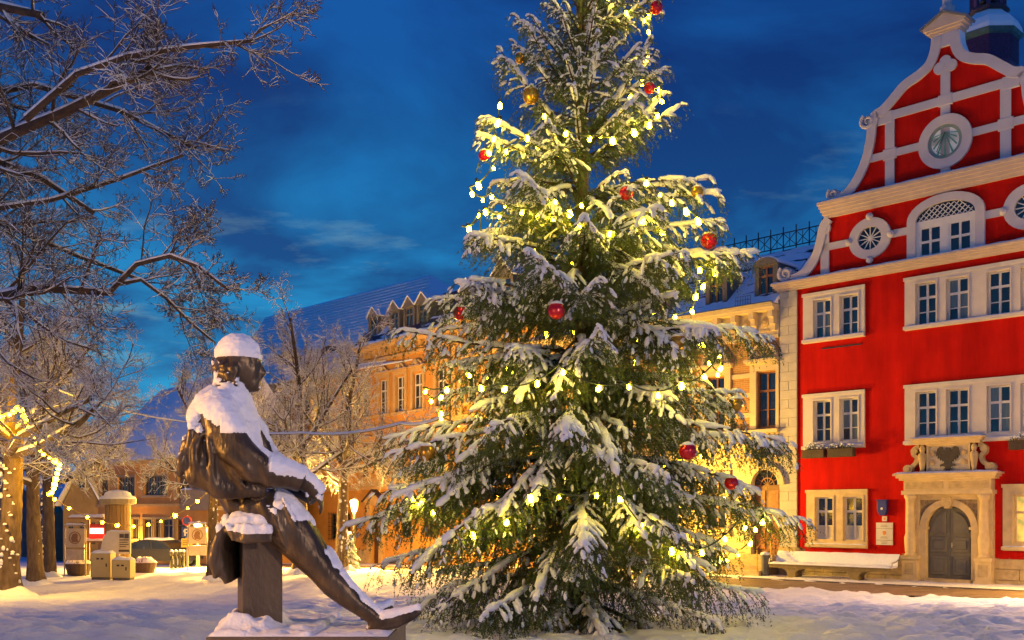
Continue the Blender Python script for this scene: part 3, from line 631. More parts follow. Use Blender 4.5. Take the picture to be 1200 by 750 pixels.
for i, x in enumerate(wx):
    casement(bk, x-.44, x+.44, 4.92, 7.10, rows=(.34, .68), sash=OWOOD, panes=GLASS)
    m = MB(); m.box(x-.72, x-.44, -.09, .02, 4.88, 7.15); m.box(x+.44, x+.72 if i else x+.575, -.09, .02, 4.88, 7.15); m.box(x-.72, x+.72 if i else x+.575, -.09, .02, 7.15, 7.42); m.build('window_surround', BKC, bk)
    m = MB(); xr = x+.84 if i else x+.575
    m.box(x-.84, xr, -.20, .02, 7.421, 7.5); m.box(x-.90, xr, -.28, .02, 7.501, 7.6); m.build('window_hood', BKC, bk)
    m = MB(); arch_ring(m, x-.1 if i == 0 else x, 7.60, .50, .64, -.16, .02, 14); m.build('arch_hood', BKC, bk)
    m = MB(); cx = x-.1 if i == 0 else x
    for k in range(7): a = math.pi*(k+.5)/7; m.prism([(cx+.14*math.cos(a), 7.62+.14*math.sin(a)), (cx+.46*math.cos(a-.16), 7.62+.46*math.sin(a-.16)), (cx+.49*math.cos(a), 7.62+.49*math.sin(a)), (cx+.46*math.cos(a+.16), 7.62+.46*math.sin(a+.16))], -.10, .0)
    m.disc(cx, 7.66, .12, .12, -.13, 0, 12); m.build('shell_carving', SAND, bk)
# pale bands between windows (striped brickwork)
for z_ in (5.45, 6.25, 7.02):
    edges = [WB]+[e for x in reversed(wx) for e in (x-.72, x+.72)]
    for k in range(0, len(edges)-1, 2): MB().box(edges[k], edges[k+1], -.03, .01, z_-.09, z_+.09).build('stone_band', BKC, bk)
m = MB(); m.box(WB, -.03, -.12, .02, 8.38, 8.50); m.box(WB, -.03, -.07, .02, 8.501, 9.42); m.build('frieze', BKC, bk)
k = 0; x = -.22
while x > WB:
    pr = [(x-.09, 8.62), (x+.09, 8.62), (x+.09, 9.42), (x-.09, 9.42)]
    m = MB(); m.box(x-.09, x+.09, -.17, -.071, 8.66, 8.9); m.box(x-.10, x+.10, -.30, -.071, 8.9, 9.15); m.box(x-.11, x+.11, -.42, -.071, 9.15, 9.42); m.build('bracket', BKC, bk)
    m = MB(); m.disc(x-.42, 9.0, .17, .17, -.11, -.06, 12); m.disc(x-.42, 9.0, .08, .08, -.15, -.06, 10); m.box(x-.62, x-.22, -.10, -.06, 8.66, 8.72); m.build('rosette', SAND, bk)
    x -= .84
m = MB(); m.box(WB, -.02, -.46, .02, 9.421, 9.52); m.box(WB, -.02, -.56, .02, 9.521, 9.64); m.build('cornice', BKC, bk)
MB().tube([(WB, -.60, 9.68), (-.02, -.60, 9.68)], .055, 8).build('gutter', mat('zinc', (.25, .22, .18), .5, metal=.5), bk)
# string courses and yellow lower storey
m = MB(); m.box(WB, -.02, -.16, -.031, 4.42, 4.56); m.box(WB, -.02, -.22, -.031, 4.70, 4.838); m.build('string_course', BKC, bk)
for k in range(int(13.2/.22)): MB().prism([(-.10-k*.22, 4.58), (-.02-k*.22, 4.68), (-.18-k*.22, 4.68)], -.08, -.031).build('fret', BKC, bk)
m = MB(); m.strip(sm([(-1.55, 3.86), (-1.25, 3.92), (-.95, 4.15), (-.80, 4.2)]), .13, -.22, -.03); m.strip(sm([(.0-.1, 3.86), (-.25, 3.96), (-.40, 4.18)]), .13, -.221, -.03); m.disc(-.60, 4.12, .26, .24, -.26, -.03, 16); m.disc(-.60, 4.12, .14, .13, -.31, -.03, 14); m.box(-1.75, -.05, -.25, -.031, 3.70, 3.80); m.build('door_pediment', BKC, bk)
m = MB(); arch_ring(m, -.62, 2.66, .60, .86, -.17, .05, 18); m.box(-1.48, -1.22, -.17, .05, -.05, 2.66); m.box(-1.56, -1.18, -.21, .05, 2.58, 2.70); m.build('door_arch', BKC, bk)
bd = MB().box(-1.21, -.62, .08, .16, -.05, 2.62).box(-.61, -.02, .08, .16, -.05, 2.62).build('door', OWOOD, bk)
for x0, x1 in ((-1.13, -.70), (-.53, -.10)):
    for z0, z1 in ((.15, .9), (1.05, 1.5), (1.7, 2.45)): MB().box(x0, x1, .05, .081, z0, z1).build('door_panel', mat('carved_wood', (.30, .10, .03), .5, .35, 12, .4), bd, bevel=.01)
MB().disc(-.62, 2.62, .60, .62, .10, .14, 24).build('fanlight', GLASS, bk)
m = MB()
for k in range(7): a = math.pi*k/6; m.strip([(-.62, 2.64), (-.62+.58*math.cos(a), 2.64+.6*math.sin(a))], .03, .07+.001*k, .1)
arch_ring(m, -.62, 2.64, .28, .32, .065, .1, 12); m.build('fanlight_grille', OWOOD, bk)
for k in range(4): MB().box(-1.75-.12*k, -.02, -.55-.32*k, -.031, -1.2, -.06-.19*k).build('step', SAND, bk, bevel=.012)
m = MB(); m.tube([(-.10, -.5, .80), (-.10, -1.5, .25)], .025, 6); m.tube([(-.10, -.5, -.1), (-.10, -.5, .8)], .02, 6); m.tube([(-.10, -1.5, -.7), (-.10, -1.5, .25)], .02, 6); m.build('handrail', mat('brass_rail', (.5, .33, .08), .35, metal=.8), bk)
LITB = mat('lit_basement', (.8, .9, .6), .4, 0, 1, emit=(.85, 1, .45), estr=1.1)
for i, x in enumerate(wx[1:]):
    casement(bk, x-.5, x+.5, .9, 2.9, rows=(.3,), sash=OWOOD)
    m = MB(); m.box(x-.70, x-.5, -.10, -.031, .8, 3.0); m.box(x+.5, x+.70, -.10, -.031, .8, 3.0); m.box(x-.72, x+.72, -.14, -.031, 3.0, 3.25); m.box(x-.72, x+.72, -.16, -.031, .68, .8); m.build('window_surround', BKC, bk)
    casement(bk, x-.42, x+.42, -.62, -.25, rows=(), cols=4, bar=.03, side=.03, sash=GREYM, panes=LITB if i == 0 else GLASS, name='basement_window')
MB().box(WB, -1.5, -.10, -.031, .02, .16).build('plinth_band', BKC, bk)
# mansard roof with snow, dormers, chimney, iron cresting
yr = 2.9; zr = 12.55
MB().prism([(0, 0)]*3, 0, 1) if False else None
m = MB(); m.quad((WB, -.5, 9.66), (.0, -.5, 9.66), (.0, yr, zr), (WB, yr, zr)); m.quad((WB, yr, zr), (.0, yr, zr), (.0, 9, zr+.3), (WB, 9, zr+.3)); m.quad((.0, -.5, 9.66), (.0, 9, 9.66), (.0, 9, zr+.3), (.0, yr, zr)); m.quad((WB, -.5, 9.66), (WB, yr, zr), (WB, 9, zr+.3), (WB, 9, 9.66))
def patchy_roof(name, dark, thr, sc=(1.2, 5, 5)):
    m = mat(name, (.82, .85, .9), .65, 0, 1, .4, 10); t = m.node_tree; b = t.nodes['Principled BSDF']; base = b.inputs['Base Color'].links[0].from_socket
    c = nd(t, 'ShaderNodeTexCoord'); mp = nd(t, 'ShaderNodeMapping'); mp.inputs['Scale'].default_value = sc; t.links.new(c.outputs['Object'], mp.inputs[0])
    n = nd(t, 'ShaderNodeTexNoise'); n.inputs['Scale'].default_value = .55; n.inputs['Detail'].default_value = 6; t.links.new(mp.outputs[0], n.inputs['Vector'])
    r = nd(t, 'ShaderNodeMapRange'); t.links.new(n.outputs['Fac'], r.inputs[0]); r.inputs[1].default_value = thr; r.inputs[2].default_value = thr+.03
    mx = nd(t, 'ShaderNodeMix', data_type='RGBA'); t.links.new(r.outputs[0], mx.inputs[0]); t.links.new(base, mx.inputs[6]); mx.inputs[7].default_value = (*dark, 1)
    t.links.new(mx.outputs[2], b.inputs['Base Color']); return m
m.build('roof', patchy_roof('snowy_tiles', (.05, .02, .03), .58), bk, fixn=False)
DORM = mat('dormer_zinc', (.11, .10, .09), .6, .15)
def dormer(parent, x, z0, w_, hgt, y0, y1, wood, arched=True, mt=DORM):
    d_ = empty('dormer'); d_.parent = parent
    top = [(x-w_/2-.12, z0+hgt)]+[(x-(w_/2+.12)*math.cos(t), z0+hgt+.28*math.sin(t)) for t in np.linspace(.15, math.pi-.15, 9)]+[(x+w_/2+.12, z0+hgt)] if arched else [(x-w_/2-.14, z0+hgt), (x, z0+hgt+.62*w_), (x+w_/2+.14, z0+hgt)]
    MB().wall(x-w_/2-.12, x+w_/2+.12, z0-.1, z0+hgt, [(x-w_/2+.08, x+w_/2-.08, z0+.05, z0+hgt-.05)], y0, y0+.2).build('dormer_front', mt, d_, fixn=False)
    MB().box(x-w_/2-.12, x-w_/2-.04, y0+.201, y1, z0-.1, z0+hgt).box(x+w_/2+.04, x+w_/2+.12, y0+.201, y1, z0-.1, z0+hgt).build('dormer_cheek', mt, d_)
    MB().prism(top, y0-.10, y1).build('dormer_roof', mt, d_)
    sp = [(a, b+.03) for a, b in top] if arched else top
    m = MB(); m.strip(sp if arched else [(a+(-.05 if a < x else .05 if a > x else 0), b+.05) for a, b in top], .07, y0-.02 if arched else y0-.12, y1); m.build('snow', SNOW, d_)
    casement(d_, x-w_/2+.08, x+w_/2-.08, z0+.05, z0+hgt-.05, y=y0+.06, rows=(.3,), sash=wood); return d_
for px_, w_ in ((898.5, .80), (840, .80), (775, .8)):
    u_, _ = RED.loc(px_, 330, .1); dormer(bk, u_, 9.95, w_, 1.35, .05, 2.2, OWOOD)
for u_ in (-6.9, -8.9, -11): dormer(bk, u_, 9.95, .8, 1.35, .05, 2.2, OWOOD)
cu, _ = RED.loc(757, 280, 3.2)
MB().box(cu-.7, cu+.7, 2.9, 3.8, 11.8, 14.0).build('chimney', TRIM, bk); MB().box(cu-.8, cu+.8, 2.8, 3.9, 14.0, 14.18).build('chimney_cap', TRIM, bk); snow_slab(bk, cu-.8, cu+.8, 2.8, 3.9, 14.18, .12)
IRON = mat('iron_cresting', (.025, .03, .045), .5, metal=.5)
x = -10.0; n_ = 0
m = MB(); m.box(-10, 1.9, yr-.015, yr+.015, zr+.10, zr+.14); m.box(-10, 1.9, yr-.015, yr+.015, zr+.70, zr+.74); m.build('cresting_rail', IRON, bk)
while x < 1.9:
    MB().box(x-.018, x+.018, yr-.018, yr+.018, zr-.4, zr+.98).build('cresting_post', IRON, bk)
    m = MB(); m.strip([(x, zr+.14), (x+.6, zr+.70)], .025, yr-.008, yr+.008); m.strip([(x, zr+.70), (x+.6, zr+.14)], .025, yr-.007, yr+.009); m.box(x+.29, x+.31, yr-.01, yr+.01, zr+.14, zr+.7); m.build('cresting_cross', IRON, bk)
    x += .6
m = MB(); m.tube([(-1.75, -.45, 9.95), (-1.05, -.45, 9.95)], .012, 5); m.tube([(-1.75, -.45, 10.1), (-1.05, -.45, 10.1)], .012, 5)
for k in range(7): m.tube([(-1.75+k*.116, -.45, 9.75), (-1.75+k*.116, -.45, 10.1)], .010, 5)
m.build('snow_guard', IRON, bk)

# ------------------------------------------------------------------ orange three storey building left of the christmas tree
cb_ = CEN.root('orange_building'); tag(cb_, 'orange plastered building with dormers and carved windows left of christmas tree', 'building')
OPL = mat('orange_plaster', (.52, .24, .045), .85, .1, 2, .25, 12); OST = mat('warm_stone', (.52, .33, .13), .8, .1, 3, .2)
zb, ze = -1.9, 11.55
win2 = [-17.0, -14.9, -13.0, -11.15, -8.8]; winR = [-6.0, -4.3, -2.2]
H2 = [(x-.48, x+.48, 7.4, 9.4) for x in win2+winR]; H1 = [(x-.46, x+.46, 3.75, 5.7) for x in win2+winR]; H0 = [(x-.5, x+.5, .2, 2.0) for x in (-12.4, -10.2, -6.0, -4.0, -2.0)]; HB = [(x-.6, x+.6, -1.45, -1.05) for x in (-13.9, -11.4, -5, -3)]
dr = [(-16.15, -15.25, -1.6, 1.1)]
m = MB(); m.wall(-17.8, -.02, zb, ze, H2+H1+H0+HB+dr, 0, .3); m.build('wall', OPL, cb_, fixn=False)
MB().box(-17.7, -.1, .31, 11, zb, ze).build('inner_mass', MATS['dark_room'], cb_)
BSASH = mat('dark_sash', (.10, .085, .07), .5, .1)
for h in H2+H1:
    casement(cb_, *h, rows=(.32, .66), sash=SASH if h[2] > 7 else BSASH, bar=.06); x = (h[0]+h[1])/2
    m = MB(); m.box(h[0]-.26, h[0], -.10, .02, h[2]-.05, h[3]+.1); m.box(h[1], h[1]+.26, -.10, .02, h[2]-.05, h[3]+.1); m.box(h[0]-.26, h[1]+.26, -.10, .02, h[3]+.101, h[3]+.32); m.build('window_surround', OST, cb_)
    m = MB(); m.box(h[0]-.36, h[1]+.36, -.22, .02, h[3]+.321, h[3]+.44); m.build('window_hood', OST, cb_); snow_slab(cb_, h[0]-.35, h[1]+.35, -.21, -.1, h[3]+.44, .04)
    MB().box(h[0]-.34, h[1]+.34, -.2, .02, h[2]-.2, h[2]-.05).build('sill', OST, cb_)
    if h[2] > 7:
        m = MB(); m.strip(sm([(x-.5, h[3]+.45), (x-.34, h[3]+.62), (x, h[3]+.72), (x+.34, h[3]+.62), (x+.5, h[3]+.45)]), .12, -.14, .01); m.disc(x, h[3]+.6, .14, .14, -.2, .01, 12); m.build('carved_crest', SAND, cb_)
for h in H0: casement(cb_, *h, rows=(.35,), sash=BSASH)
for h in HB: casement(cb_, *h, rows=(), cols=2, sash=BSASH, name='basement_window')
m = MB(); m.box(-17.8, -.02, -.25, .02, 2.95, 3.1); m.box(-17.8, -.02, -.12, .02, 3.101, 3.5); m.box(-17.8, -.02, -.2, .02, 3.501, 3.62); m.build('string_course', OST, cb_)
x = -17.6
while x < -.9: MB().box(x, x+.75, -.15, -.121, 3.18, 3.44).build('frieze_panel', SAND, cb_); x += .95
m = MB(); m.box(-17.8, -.02, -.10, .02, 6.5, 6.75); m.box(-17.8, -.02, -.14, .02, 10.55, 10.72); m.box(-17.8, -.02, -.35, .02, 11.2, 11.36); m.box(-17.8, -.02, -.5, .02, 11.361, 11.55); m.build('cornice', OST, cb_)
x = -17.5
while x < -.3: MB().box(x, x+.16, -.3, .01, 10.8, 11.19).build('bracket', OST, cb_); x += .62
for x in (-7.55, -6.95, -3.3, -.5): MB().box(x-.17, x+.17, -.14, .0, 6.76, 10.5).build('pilaster', OST, cb_)
MB().tube([(-7.85, -.12, 11.2), (-7.85, -.12, -1.4)], .06, 8).build('downpipe', mat('pipe_brown', (.2, .1, .05), .5), cb_)
m = MB(); m.box(-16.6, -16.2, -.2, .02, -1.6, 2.0); m.box(-15.2, -14.8, -.2, .02, -1.6, 2.0); m.box(-16.7, -14.7, -.25, .02, 2.0, 2.2); m.prism([(-16.8, 2.201), (-14.6, 2.201), (-15.7, 2.85)], -.32, .02); m.build('door_case', OST, cb_)
MB().box(-16.15, -15.25, .1, .2, -1.6, 1.1).box(-15.72, -15.68, .07, .1, -1.5, 1.1).build('door', mat('brown_door', (.09, .035, .015), .5, .2), cb_)
m = MB(); m.strip([(-16.9, 2.22), (-15.7, 2.92), (-14.5, 2.22)], .08, -.4, .02); m.build('door_pediment_coping', SLATE, cb_)
m = MB(); m.box(-17.8, -16.62, -.06, -.001, -1.9, -.7); m.box(-14.78, -.02, -.06, -.001, -1.9, -.95) if False else None; m.build('plinth', SAND, cb_)
m = MB(); y1, z1 = 2.0, 14.2
m.quad((-17.9, -.5, 11.56), (0, -.5, 11.56), (0, y1, z1), (-17.9, y1, z1)); m.quad((-17.9, y1, z1), (0, y1, z1), (0, 9, 14.6), (-17.9, 9, 14.6)); m.quad((-17.9, -.5, 11.56), (-17.9, y1, z1), (-17.9, 9, 14.6), (-17.9, 9, 11.56)); m.quad((0, -.5, 11.56), (0, 9, 11.56), (0, 9, 14.6), (0, y1, z1))
m.build('roof', patchy_roof('dark_snowy_tiles', (.055, .028, .045), .40, (.8, 4, 4)), cb_, fixn=False)
snow_slab(cb_, -17.9, 0, -.5, -.1, 11.56, .16)
for x in (-16.3, -13.9, -12.3, -10.9): dormer(cb_, x, 11.95, .95, 1.35, .1, 2.2, BSASH, arched=False)
dormer(cb_, -3.6, 11.9, 1.6, 1.5, .1, 3, BSASH, arched=False)
dormer(cb_, -6.6, 11.9, 1.0, 1.35, .1, 2.2, BSASH, arched=False)

# ------------------------------------------------------------------ long building with the great snowy roof, behind the bare tree
bb = BIG.root('big_roof_building'); tag(bb, 'long orange building under a great blue snowy roof behind bare tree', 'building')
xl, xr = -15.5, 6.9; eb = 10.2
HH = [(x-.45, x+.45, 4.2, 6.0) for x in (-13, -10.6, -8.2, -5.8, -3.4, -1.2)]+[(x-.45, x+.45, 7.3, 9.0) for x in (-13, -10.6, -8.2, -5.8, -3.4, -1.2)]+[(-3.1, -.9, -.1, 1.5), (-7.5, -5.5, -.1, 1.5)]
m = MB(); m.wall(xl, 0, -2.4, eb, HH, 0, .3); m.quad((xl, 0, -2.4), (xl, 0, eb), (xl, 14, eb), (xl, 14, -2.4)); m.build('wall', OPL, bb, fixn=False)
MB().box(xl+.1, xr, .31, 13, -2.4, eb).build('inner_mass', MATS['dark_room'], bb)
for h in HH:
    w_ = h[1]-h[0] > 1.5
    casement(bb, *h, rows=(.33,) if not w_ else (.5,), cols=4 if w_ else 2, sash=BSASH)
    if w_:
        m = MB()
        for k in range(10): m.box(h[0]+k*.24+.0, h[0]+k*.24+.025, -.12, -.095, h[2]-.1, h[3]+.1)
        for k in range(7): m.box(h[0]-.1, h[1]+.1, -.125, -.12, h[2]+k*.26, h[2]+k*.26+.025)
        m.build('window_grille', GREYM, bb)
    else: m = MB(); m.box(h[0]-.2, h[0], -.08, .02, h[2]-.1, h[3]+.2); m.box(h[1], h[1]+.2, -.08, .02, h[2]-.1, h[3]+.2); m.box(h[0], h[1], -.08, .02, h[3], h[3]+.2); m.build('window_surround', OST, bb)
MB().box(xl, 0, -.35, .02, eb-.35, eb).build('cornice', OST, bb); MB().box(xl, 0, -.15, .02, 2.9, 3.15).build('string_course', OST, bb)
MB().box(xl, 0, -.08, -.001, -2.4, -.9).build('plinth', SAND, bb)
yr2 = 7.0; u1, z1 = BIG.loc(311, 372, yr2); u2, z2 = BIG.loc(505, 322, yr2)
zr2 = (z1+z2)/2
m = MB(); m.quad((xl-.4, -.6, eb), (xr, -.6, eb), (u2, yr2, zr2), (u1, yr2, zr2)); m.quad((xl-.4, -.6, eb), (u1, yr2, zr2), (xl-.4, 14.6, eb)); m.quad((u1, yr2, zr2), (u2, yr2, zr2), (xr, 14.6, eb), (xl-.4, 14.6, eb)); m.quad((xr, -.6, eb), (xr, 14.6, eb), (u2, yr2, zr2))
TSN = mat('tiled_roof_snow', (.80, .83, .90), .65, .03, 2, .9, 3, stretch=(4, 4, 9)); m.build('roof', TSN, bb, fixn=False)
rr_ = random.Random(5)
for row in range(24):                             # snowed tile courses catch the light
    t = row/24; za = eb+(zr2-eb)*t; ya = -.6+(yr2+.6)*t; xa = xl-.4+(u1-xl+.4)*t+.1; xb = xr+(u2-xr)*t-.1
    MB().box(xa, xb, ya-.05, ya+.05, za, za+.07).build('tile_course', TSN, bb)
for px_, py_ in ((345, 412), (396, 405)):
    u_, z_ = BIG.loc(px_, py_, 1.8); d_ = dormer(bb, u_, z_-1.5, 1.5, 1.15, 1.2, 4.5, BSASH, mt=SLATE)
# ------------------------------------------------------------------ left corner building
lb0 = LEF.root('corner_house'); tag(lb0, 'orange corner house with rows of dark windows behind the advertising column', 'building')
LPL = mat('left_plaster', (.48, .24, .075), .85, .1, 1.5, .2, 10)
def LR(px0, px1, py0, py1): a, zt = LEF.loc(px0, py0); b, _ = LEF.loc(px1, py0); _, zb2 = LEF.loc((px0+px1)/2, py1); _, zt = LEF.loc((px0+px1)/2, py0); return (a, b, zb2, zt)
ul, _ = LEF.loc(108, 600); ur, _ = LEF.loc(264, 600); _, zeL = LEF.loc(200, 538)
up = [LR(118, 127, 562, 581), LR(138, 158, 559, 581), LR(169, 196, 556, 578), LR(209, 222, 558, 578)]
lw = [LR(143, 151, 608, 631), LR(154, 163, 608, 631), LR(168, 178, 607, 631), LR(181, 188, 607, 631), LR(190, 203, 606, 631), LR(207, 218, 605, 632)]
lw = [(a, b, lw[0][2], lw[0][3]) for a, b, _, _ in lw]; up = [(a, b, up[1][2], up[1][3]) for a, b, _, _ in up]
m = MB(); m.wall(ul, ur, -2.6, zeL, up+lw, 0, .3); m.quad((ul, 0, -2.6), (ul, 0, zeL), (ul, 6, zeL), (ul, 6, -2.6)); m.quad((ur, 0, -2.6), (ur, 6, -2.6), (ur, 6, zeL), (ur, 0, zeL)); m.build('wall', LPL, lb0, fixn=False)
MB().box(ul+.1, ur-.1, .31, 5.9, -2.6, zeL).build('inner_mass', MATS['dark_room'], lb0)
for h in up+lw:
    n_ = max(2, round((h[1]-h[0])/.35)); casement(lb0, *h, rows=(.3,), cols=n_ if h in up else 2, sash=BSASH, bar=.05)
    m = MB(); m.box(h[0]-.1, h[0], -.05, .02, h[2], h[3]); m.box(h[1], h[1]+.1, -.05, .02, h[2], h[3]); m.box(h[0]-.14, h[1]+.14, -.08, .02, h[3], h[3]+.12); m.box(h[0]-.16, h[1]+.16, -.12, .02, h[2]-.14, h[2]); m.build('window_surround', mat('grey_surround', (.30, .24, .18), .8), lb0)
_, zq = LEF.loc(200, 592); MB().box(ul, ur, -.12, .02, zq-.1, zq+.1).build('string_course', OST, lb0)
MB().box(ul-.2, ur, -.45, .02, zeL-.25, zeL).build('cornice', OST, lb0)
ua, _ = LEF.loc(229, 580); ub, zb1 = LEF.loc(268, 598); _, zb0 = LEF.loc(250, 574)
m = MB(); m.box(ua, ub, -1.0, -.01, zb1, zb1+.25); m.box(ua, ub, -1.0, -.92, zb1+.25, zb0); m.box(ua, ua+.08, -.92, -.01, zb1+.25, zb0); m.build('balcony', mat('balcony_grey', (.24, .19, .15), .7), lb0); snow_slab(lb0, ua, ub, -1.02, -.88, zb0, .1)
yr3 = 3.4; ua1, za1 = LEF.loc(188, 458, yr3); ua2, za2 = LEF.loc(255, 433, yr3)
ua3 = ur-2.0
m = MB(); m.quad((ul-.4, -.7, zeL), (ur+.4, -.7, zeL), (ua3, yr3, za2), (ua1, yr3, za1)); m.quad((ul-.4, -.7, zeL), (ua1, yr3, za1), (ul-.4, 6.6, zeL)); m.quad((ua1, yr3, za1), (ua3, yr3, za2), (ur+.4, 6.6, zeL), (ul-.4, 6.6, zeL)); m.quad((ur+.4, -.7, zeL), (ur+.4, 6.6, zeL), (ua3, yr3, za2)); m.build('roof', TSN, lb0, fixn=False)
# ------------------------------------------------------------------ small gabled house far left, and a grey house beyond
def small_house(px0, px1, py_eave, py_top, Z, lab, wallc, name, seed):
    x0, _, ze_ = P(px0, py_eave, Z); x1, _, zt = P(px1, py_top, Z); o = empty(name, (x0, Z, 0), R(-6)); tag(o, lab, 'house', 'small houses at the far end of the square')
    W_ = x1-x0; hs_ = [(W_*a, W_*b, zz, zz+1.5) for a, b in ((.12, .26), (.42, .56), (.72, .86)) for zz in (-.6, 2.0)]; hs_ = [h for h in hs_ if h[3] < ze_-.1]
    wm = mat('house_wall_%d' % seed, wallc, .85, .15, 2, .2); m = MB(); m.wall(0, W_, -3, ze_, hs_, 0, .25); m.quad((0, 0, -3), (0, 0, ze_), (0, 8, ze_), (0, 8, -3)); m.quad((W_, 0, -3), (W_, 8, -3), (W_, 8, ze_), (W_, 0, ze_)); m.build('wall', wm, o, fixn=False)
    MB().box(.1, W_-.1, .26, 7.8, -3, ze_).build('inner_mass', MATS['dark_room'], o)
    MB().prism([(0, ze_), (W_, ze_), (W_/2, zt)], .0, 7.9).build('gable', wm, o)
    m = MB(); m.strip([(-.35, ze_-.15), (W_/2, zt+.12), (W_+.35, ze_-.15)], .13, -.4, 8.2); m.build('roof_snow', SNOW, o)
    for h in hs_: casement(o, *h, rows=(.35,), sash=BSASH)
    MB().disc(W_/2, (ze_+zt*1.0)/2, .22, .3, -.03, .02, 14).build('gable_oculus', GLASS, o); return o
small_house(74, 120, 590, 545, 70, 'small ochre gabled house with blue snowy roof left of the corner house', (.30, .20, .08), 'gabled_house', 1)
small_house(52, 84, 612, 582, 78, 'low dark house with snowy roof beyond the tree trunks', (.18, .12, .07), 'low_house', 2)
small_house(-120, 48, 580, 520, 84, 'wide grey house behind the leftmost trunks', (.14, .12, .11), 'wide_house', 3)
# ------------------------------------------------------------------ branch meshes
def tubes(paths, radii, n):
    """paths (N,K,3), radii (N,K) -> verts, quads"""
    Nn, K, _ = paths.shape; t = np.gradient(paths, axis=1); t /= np.linalg.norm(t, axis=2, keepdims=True)+1e-9
    ref = np.where(np.abs(t[:, :1, 2:3]) < .9, np.array([0, 0, 1.]), np.array([1., 0, 0])); ref = np.broadcast_to(ref, t.shape)
    a = np.cross(t, ref); a /= np.linalg.norm(a, axis=2, keepdims=True)+1e-9; c = np.cross(t, a)
    an = np.arange(n)*2*math.pi/n
    v = paths[:, :, None, :]+radii[:, :, None, None]*(a[:, :, None, :]*np.cos(an)[None, None, :, None]+c[:, :, None, :]*np.sin(an)[None, None, :, None])
    idx = np.arange(Nn*K*n).reshape(Nn, K, n); q = np.stack([idx[:, :-1], np.roll(idx, -1, 2)[:, :-1], np.roll(idx, -1, 2)[:, 1:], idx[:, 1:]], -1)
    return v.reshape(-1, 3), q.reshape(-1, 4)
def merge(parts):
    vs, fs, ms, off = [], [], [], 0
    for v, f, m in parts: vs.append(v); fs.append(f+off); ms.append(np.full(len(f), m)); off += len(v)
    return np.concatenate(vs), np.concatenate(fs), np.concatenate(ms)
KP = 5
CROWNB = mat('branch_bark', (.040, .026, .018), .9, .0, 9, .5, 24, col2=(.095, .062, .040))
class Grower:
    def __init__(s, seed): s.r = np.random.RandomState(seed); s.P = []; s.Rd = []; s.lev = []
    def add(s, pts, r0, r1, lev):
        pts = np.asarray(pts, float)
        if len(pts) != KP:                        # resample
            d = np.r_[0, np.cumsum(np.linalg.norm(np.diff(pts, axis=0), axis=1))]; tt = np.linspace(0, d[-1], KP)
            pts = np.stack([np.interp(tt, d, pts[:, k]) for k in range(3)], 1)
        s.P.append(pts); s.Rd.append(np.linspace(r0, r1, KP)); s.lev.append(lev); return pts
    def branch(s, p, d, Ln, r, lev, up=.12, wig=.16):
        d = d/np.linalg.norm(d); pts = [p]
        for k in range(KP-1):
            d = d+s.r.normal(0, wig, 3)+np.array([0, 0, up*(1 if lev < 3 else .6)]); d /= np.linalg.norm(d); p = p+d*Ln/(KP-1); pts.append(p)
        return s.add(pts, r, r*.45 if lev < 4 else r*.5, lev)
    def grow(s, pts, Ln, r, lev, spec):
        if lev >= len(spec): return
        cnt, lf, rf, ang, up = spec[lev]
        n = max(1, int(round(cnt*s.r.uniform(.8, 1.2))))
        for k in range(n):
            t = s.r.uniform(.18, 1.0) if k else .98; f = t*(KP-1); i = min(int(f), KP-2); p = pts[i]+(pts[i+1]-pts[i])*(f-i); ax = pts[i+1]-pts[i]; ax /= np.linalg.norm(ax)
            side = s.r.normal(0, 1, 3); side -= ax*side.dot(ax); side /= np.linalg.norm(side); a = R(ang)*s.r.uniform(.7, 1.25)
            d = ax*math.cos(a)+side*math.sin(a); l2 = Ln*lf*s.r.uniform(.65, 1.25)*(1.15-.5*t); r2 = max(.0036, r*rf*(1.1-.4*t))
            q = s.branch(p, d, l2, r2, lev+1, up); s.grow(q, l2, r2, lev+1, spec)
    def meshes(s, name, snow_amt=1.0, fine_snow=True):
        Pp = np.array(s.P); Rr = np.array(s.Rd); out = []
        rm = Rr.mean(1)
        def mk(sel, pp, rr, n): return (*tubes(pp[sel], rr[sel], n), 0)
        fine = np.array(s.lev) >= max(s.lev)
        C3 = [0, 4]
        parts = [mk(rm >= .05, Pp, Rr, 9), mk((rm < .05) & (rm >= .018), Pp, Rr, 5), mk((rm < .018) & ~fine, Pp, Rr, 3), mk((rm < .018) & fine, Pp[:, C3], Rr[:, C3], 3)]
        v, f, m = merge([q for q in parts if len(q[0])])
        wood = np_mesh(name+'_branches', v, f, CROWNB)
        d = Pp[:, -1]-Pp[:, 0]; hz = np.hypot(d[:, 0], d[:, 1])/(np.linalg.norm(d, axis=1)+1e-9); keep = (hz > .42) & (s.r.uniform(0, 1, len(hz)) < .93) & (rm < .22)
        h = (.45*Rr+.0055)*snow_amt*(.5+.6*hz[:, None])
        sp = Pp.copy(); sp[:, :, 2] += Rr*.75+h*.45; sr = np.minimum(h+Rr*.55, .10); sr[:, -1] *= .4
        parts = [(*tubes(sp[q], sr[q], n), 0) for q, n in ((keep & ~fine & (rm >= .03), 6), (keep & ~fine & (rm < .03) & (rm >= .01), 4), (keep & ~fine & (rm < .01), 3)) if q.any()]+([(*tubes(sp[keep & fine][:, C3], sr[keep & fine][:, C3], 3), 0)] if fine_snow else [])
        v, f, m = merge(parts); return wood, np_mesh(name+'_snow', v, f, SNOW)
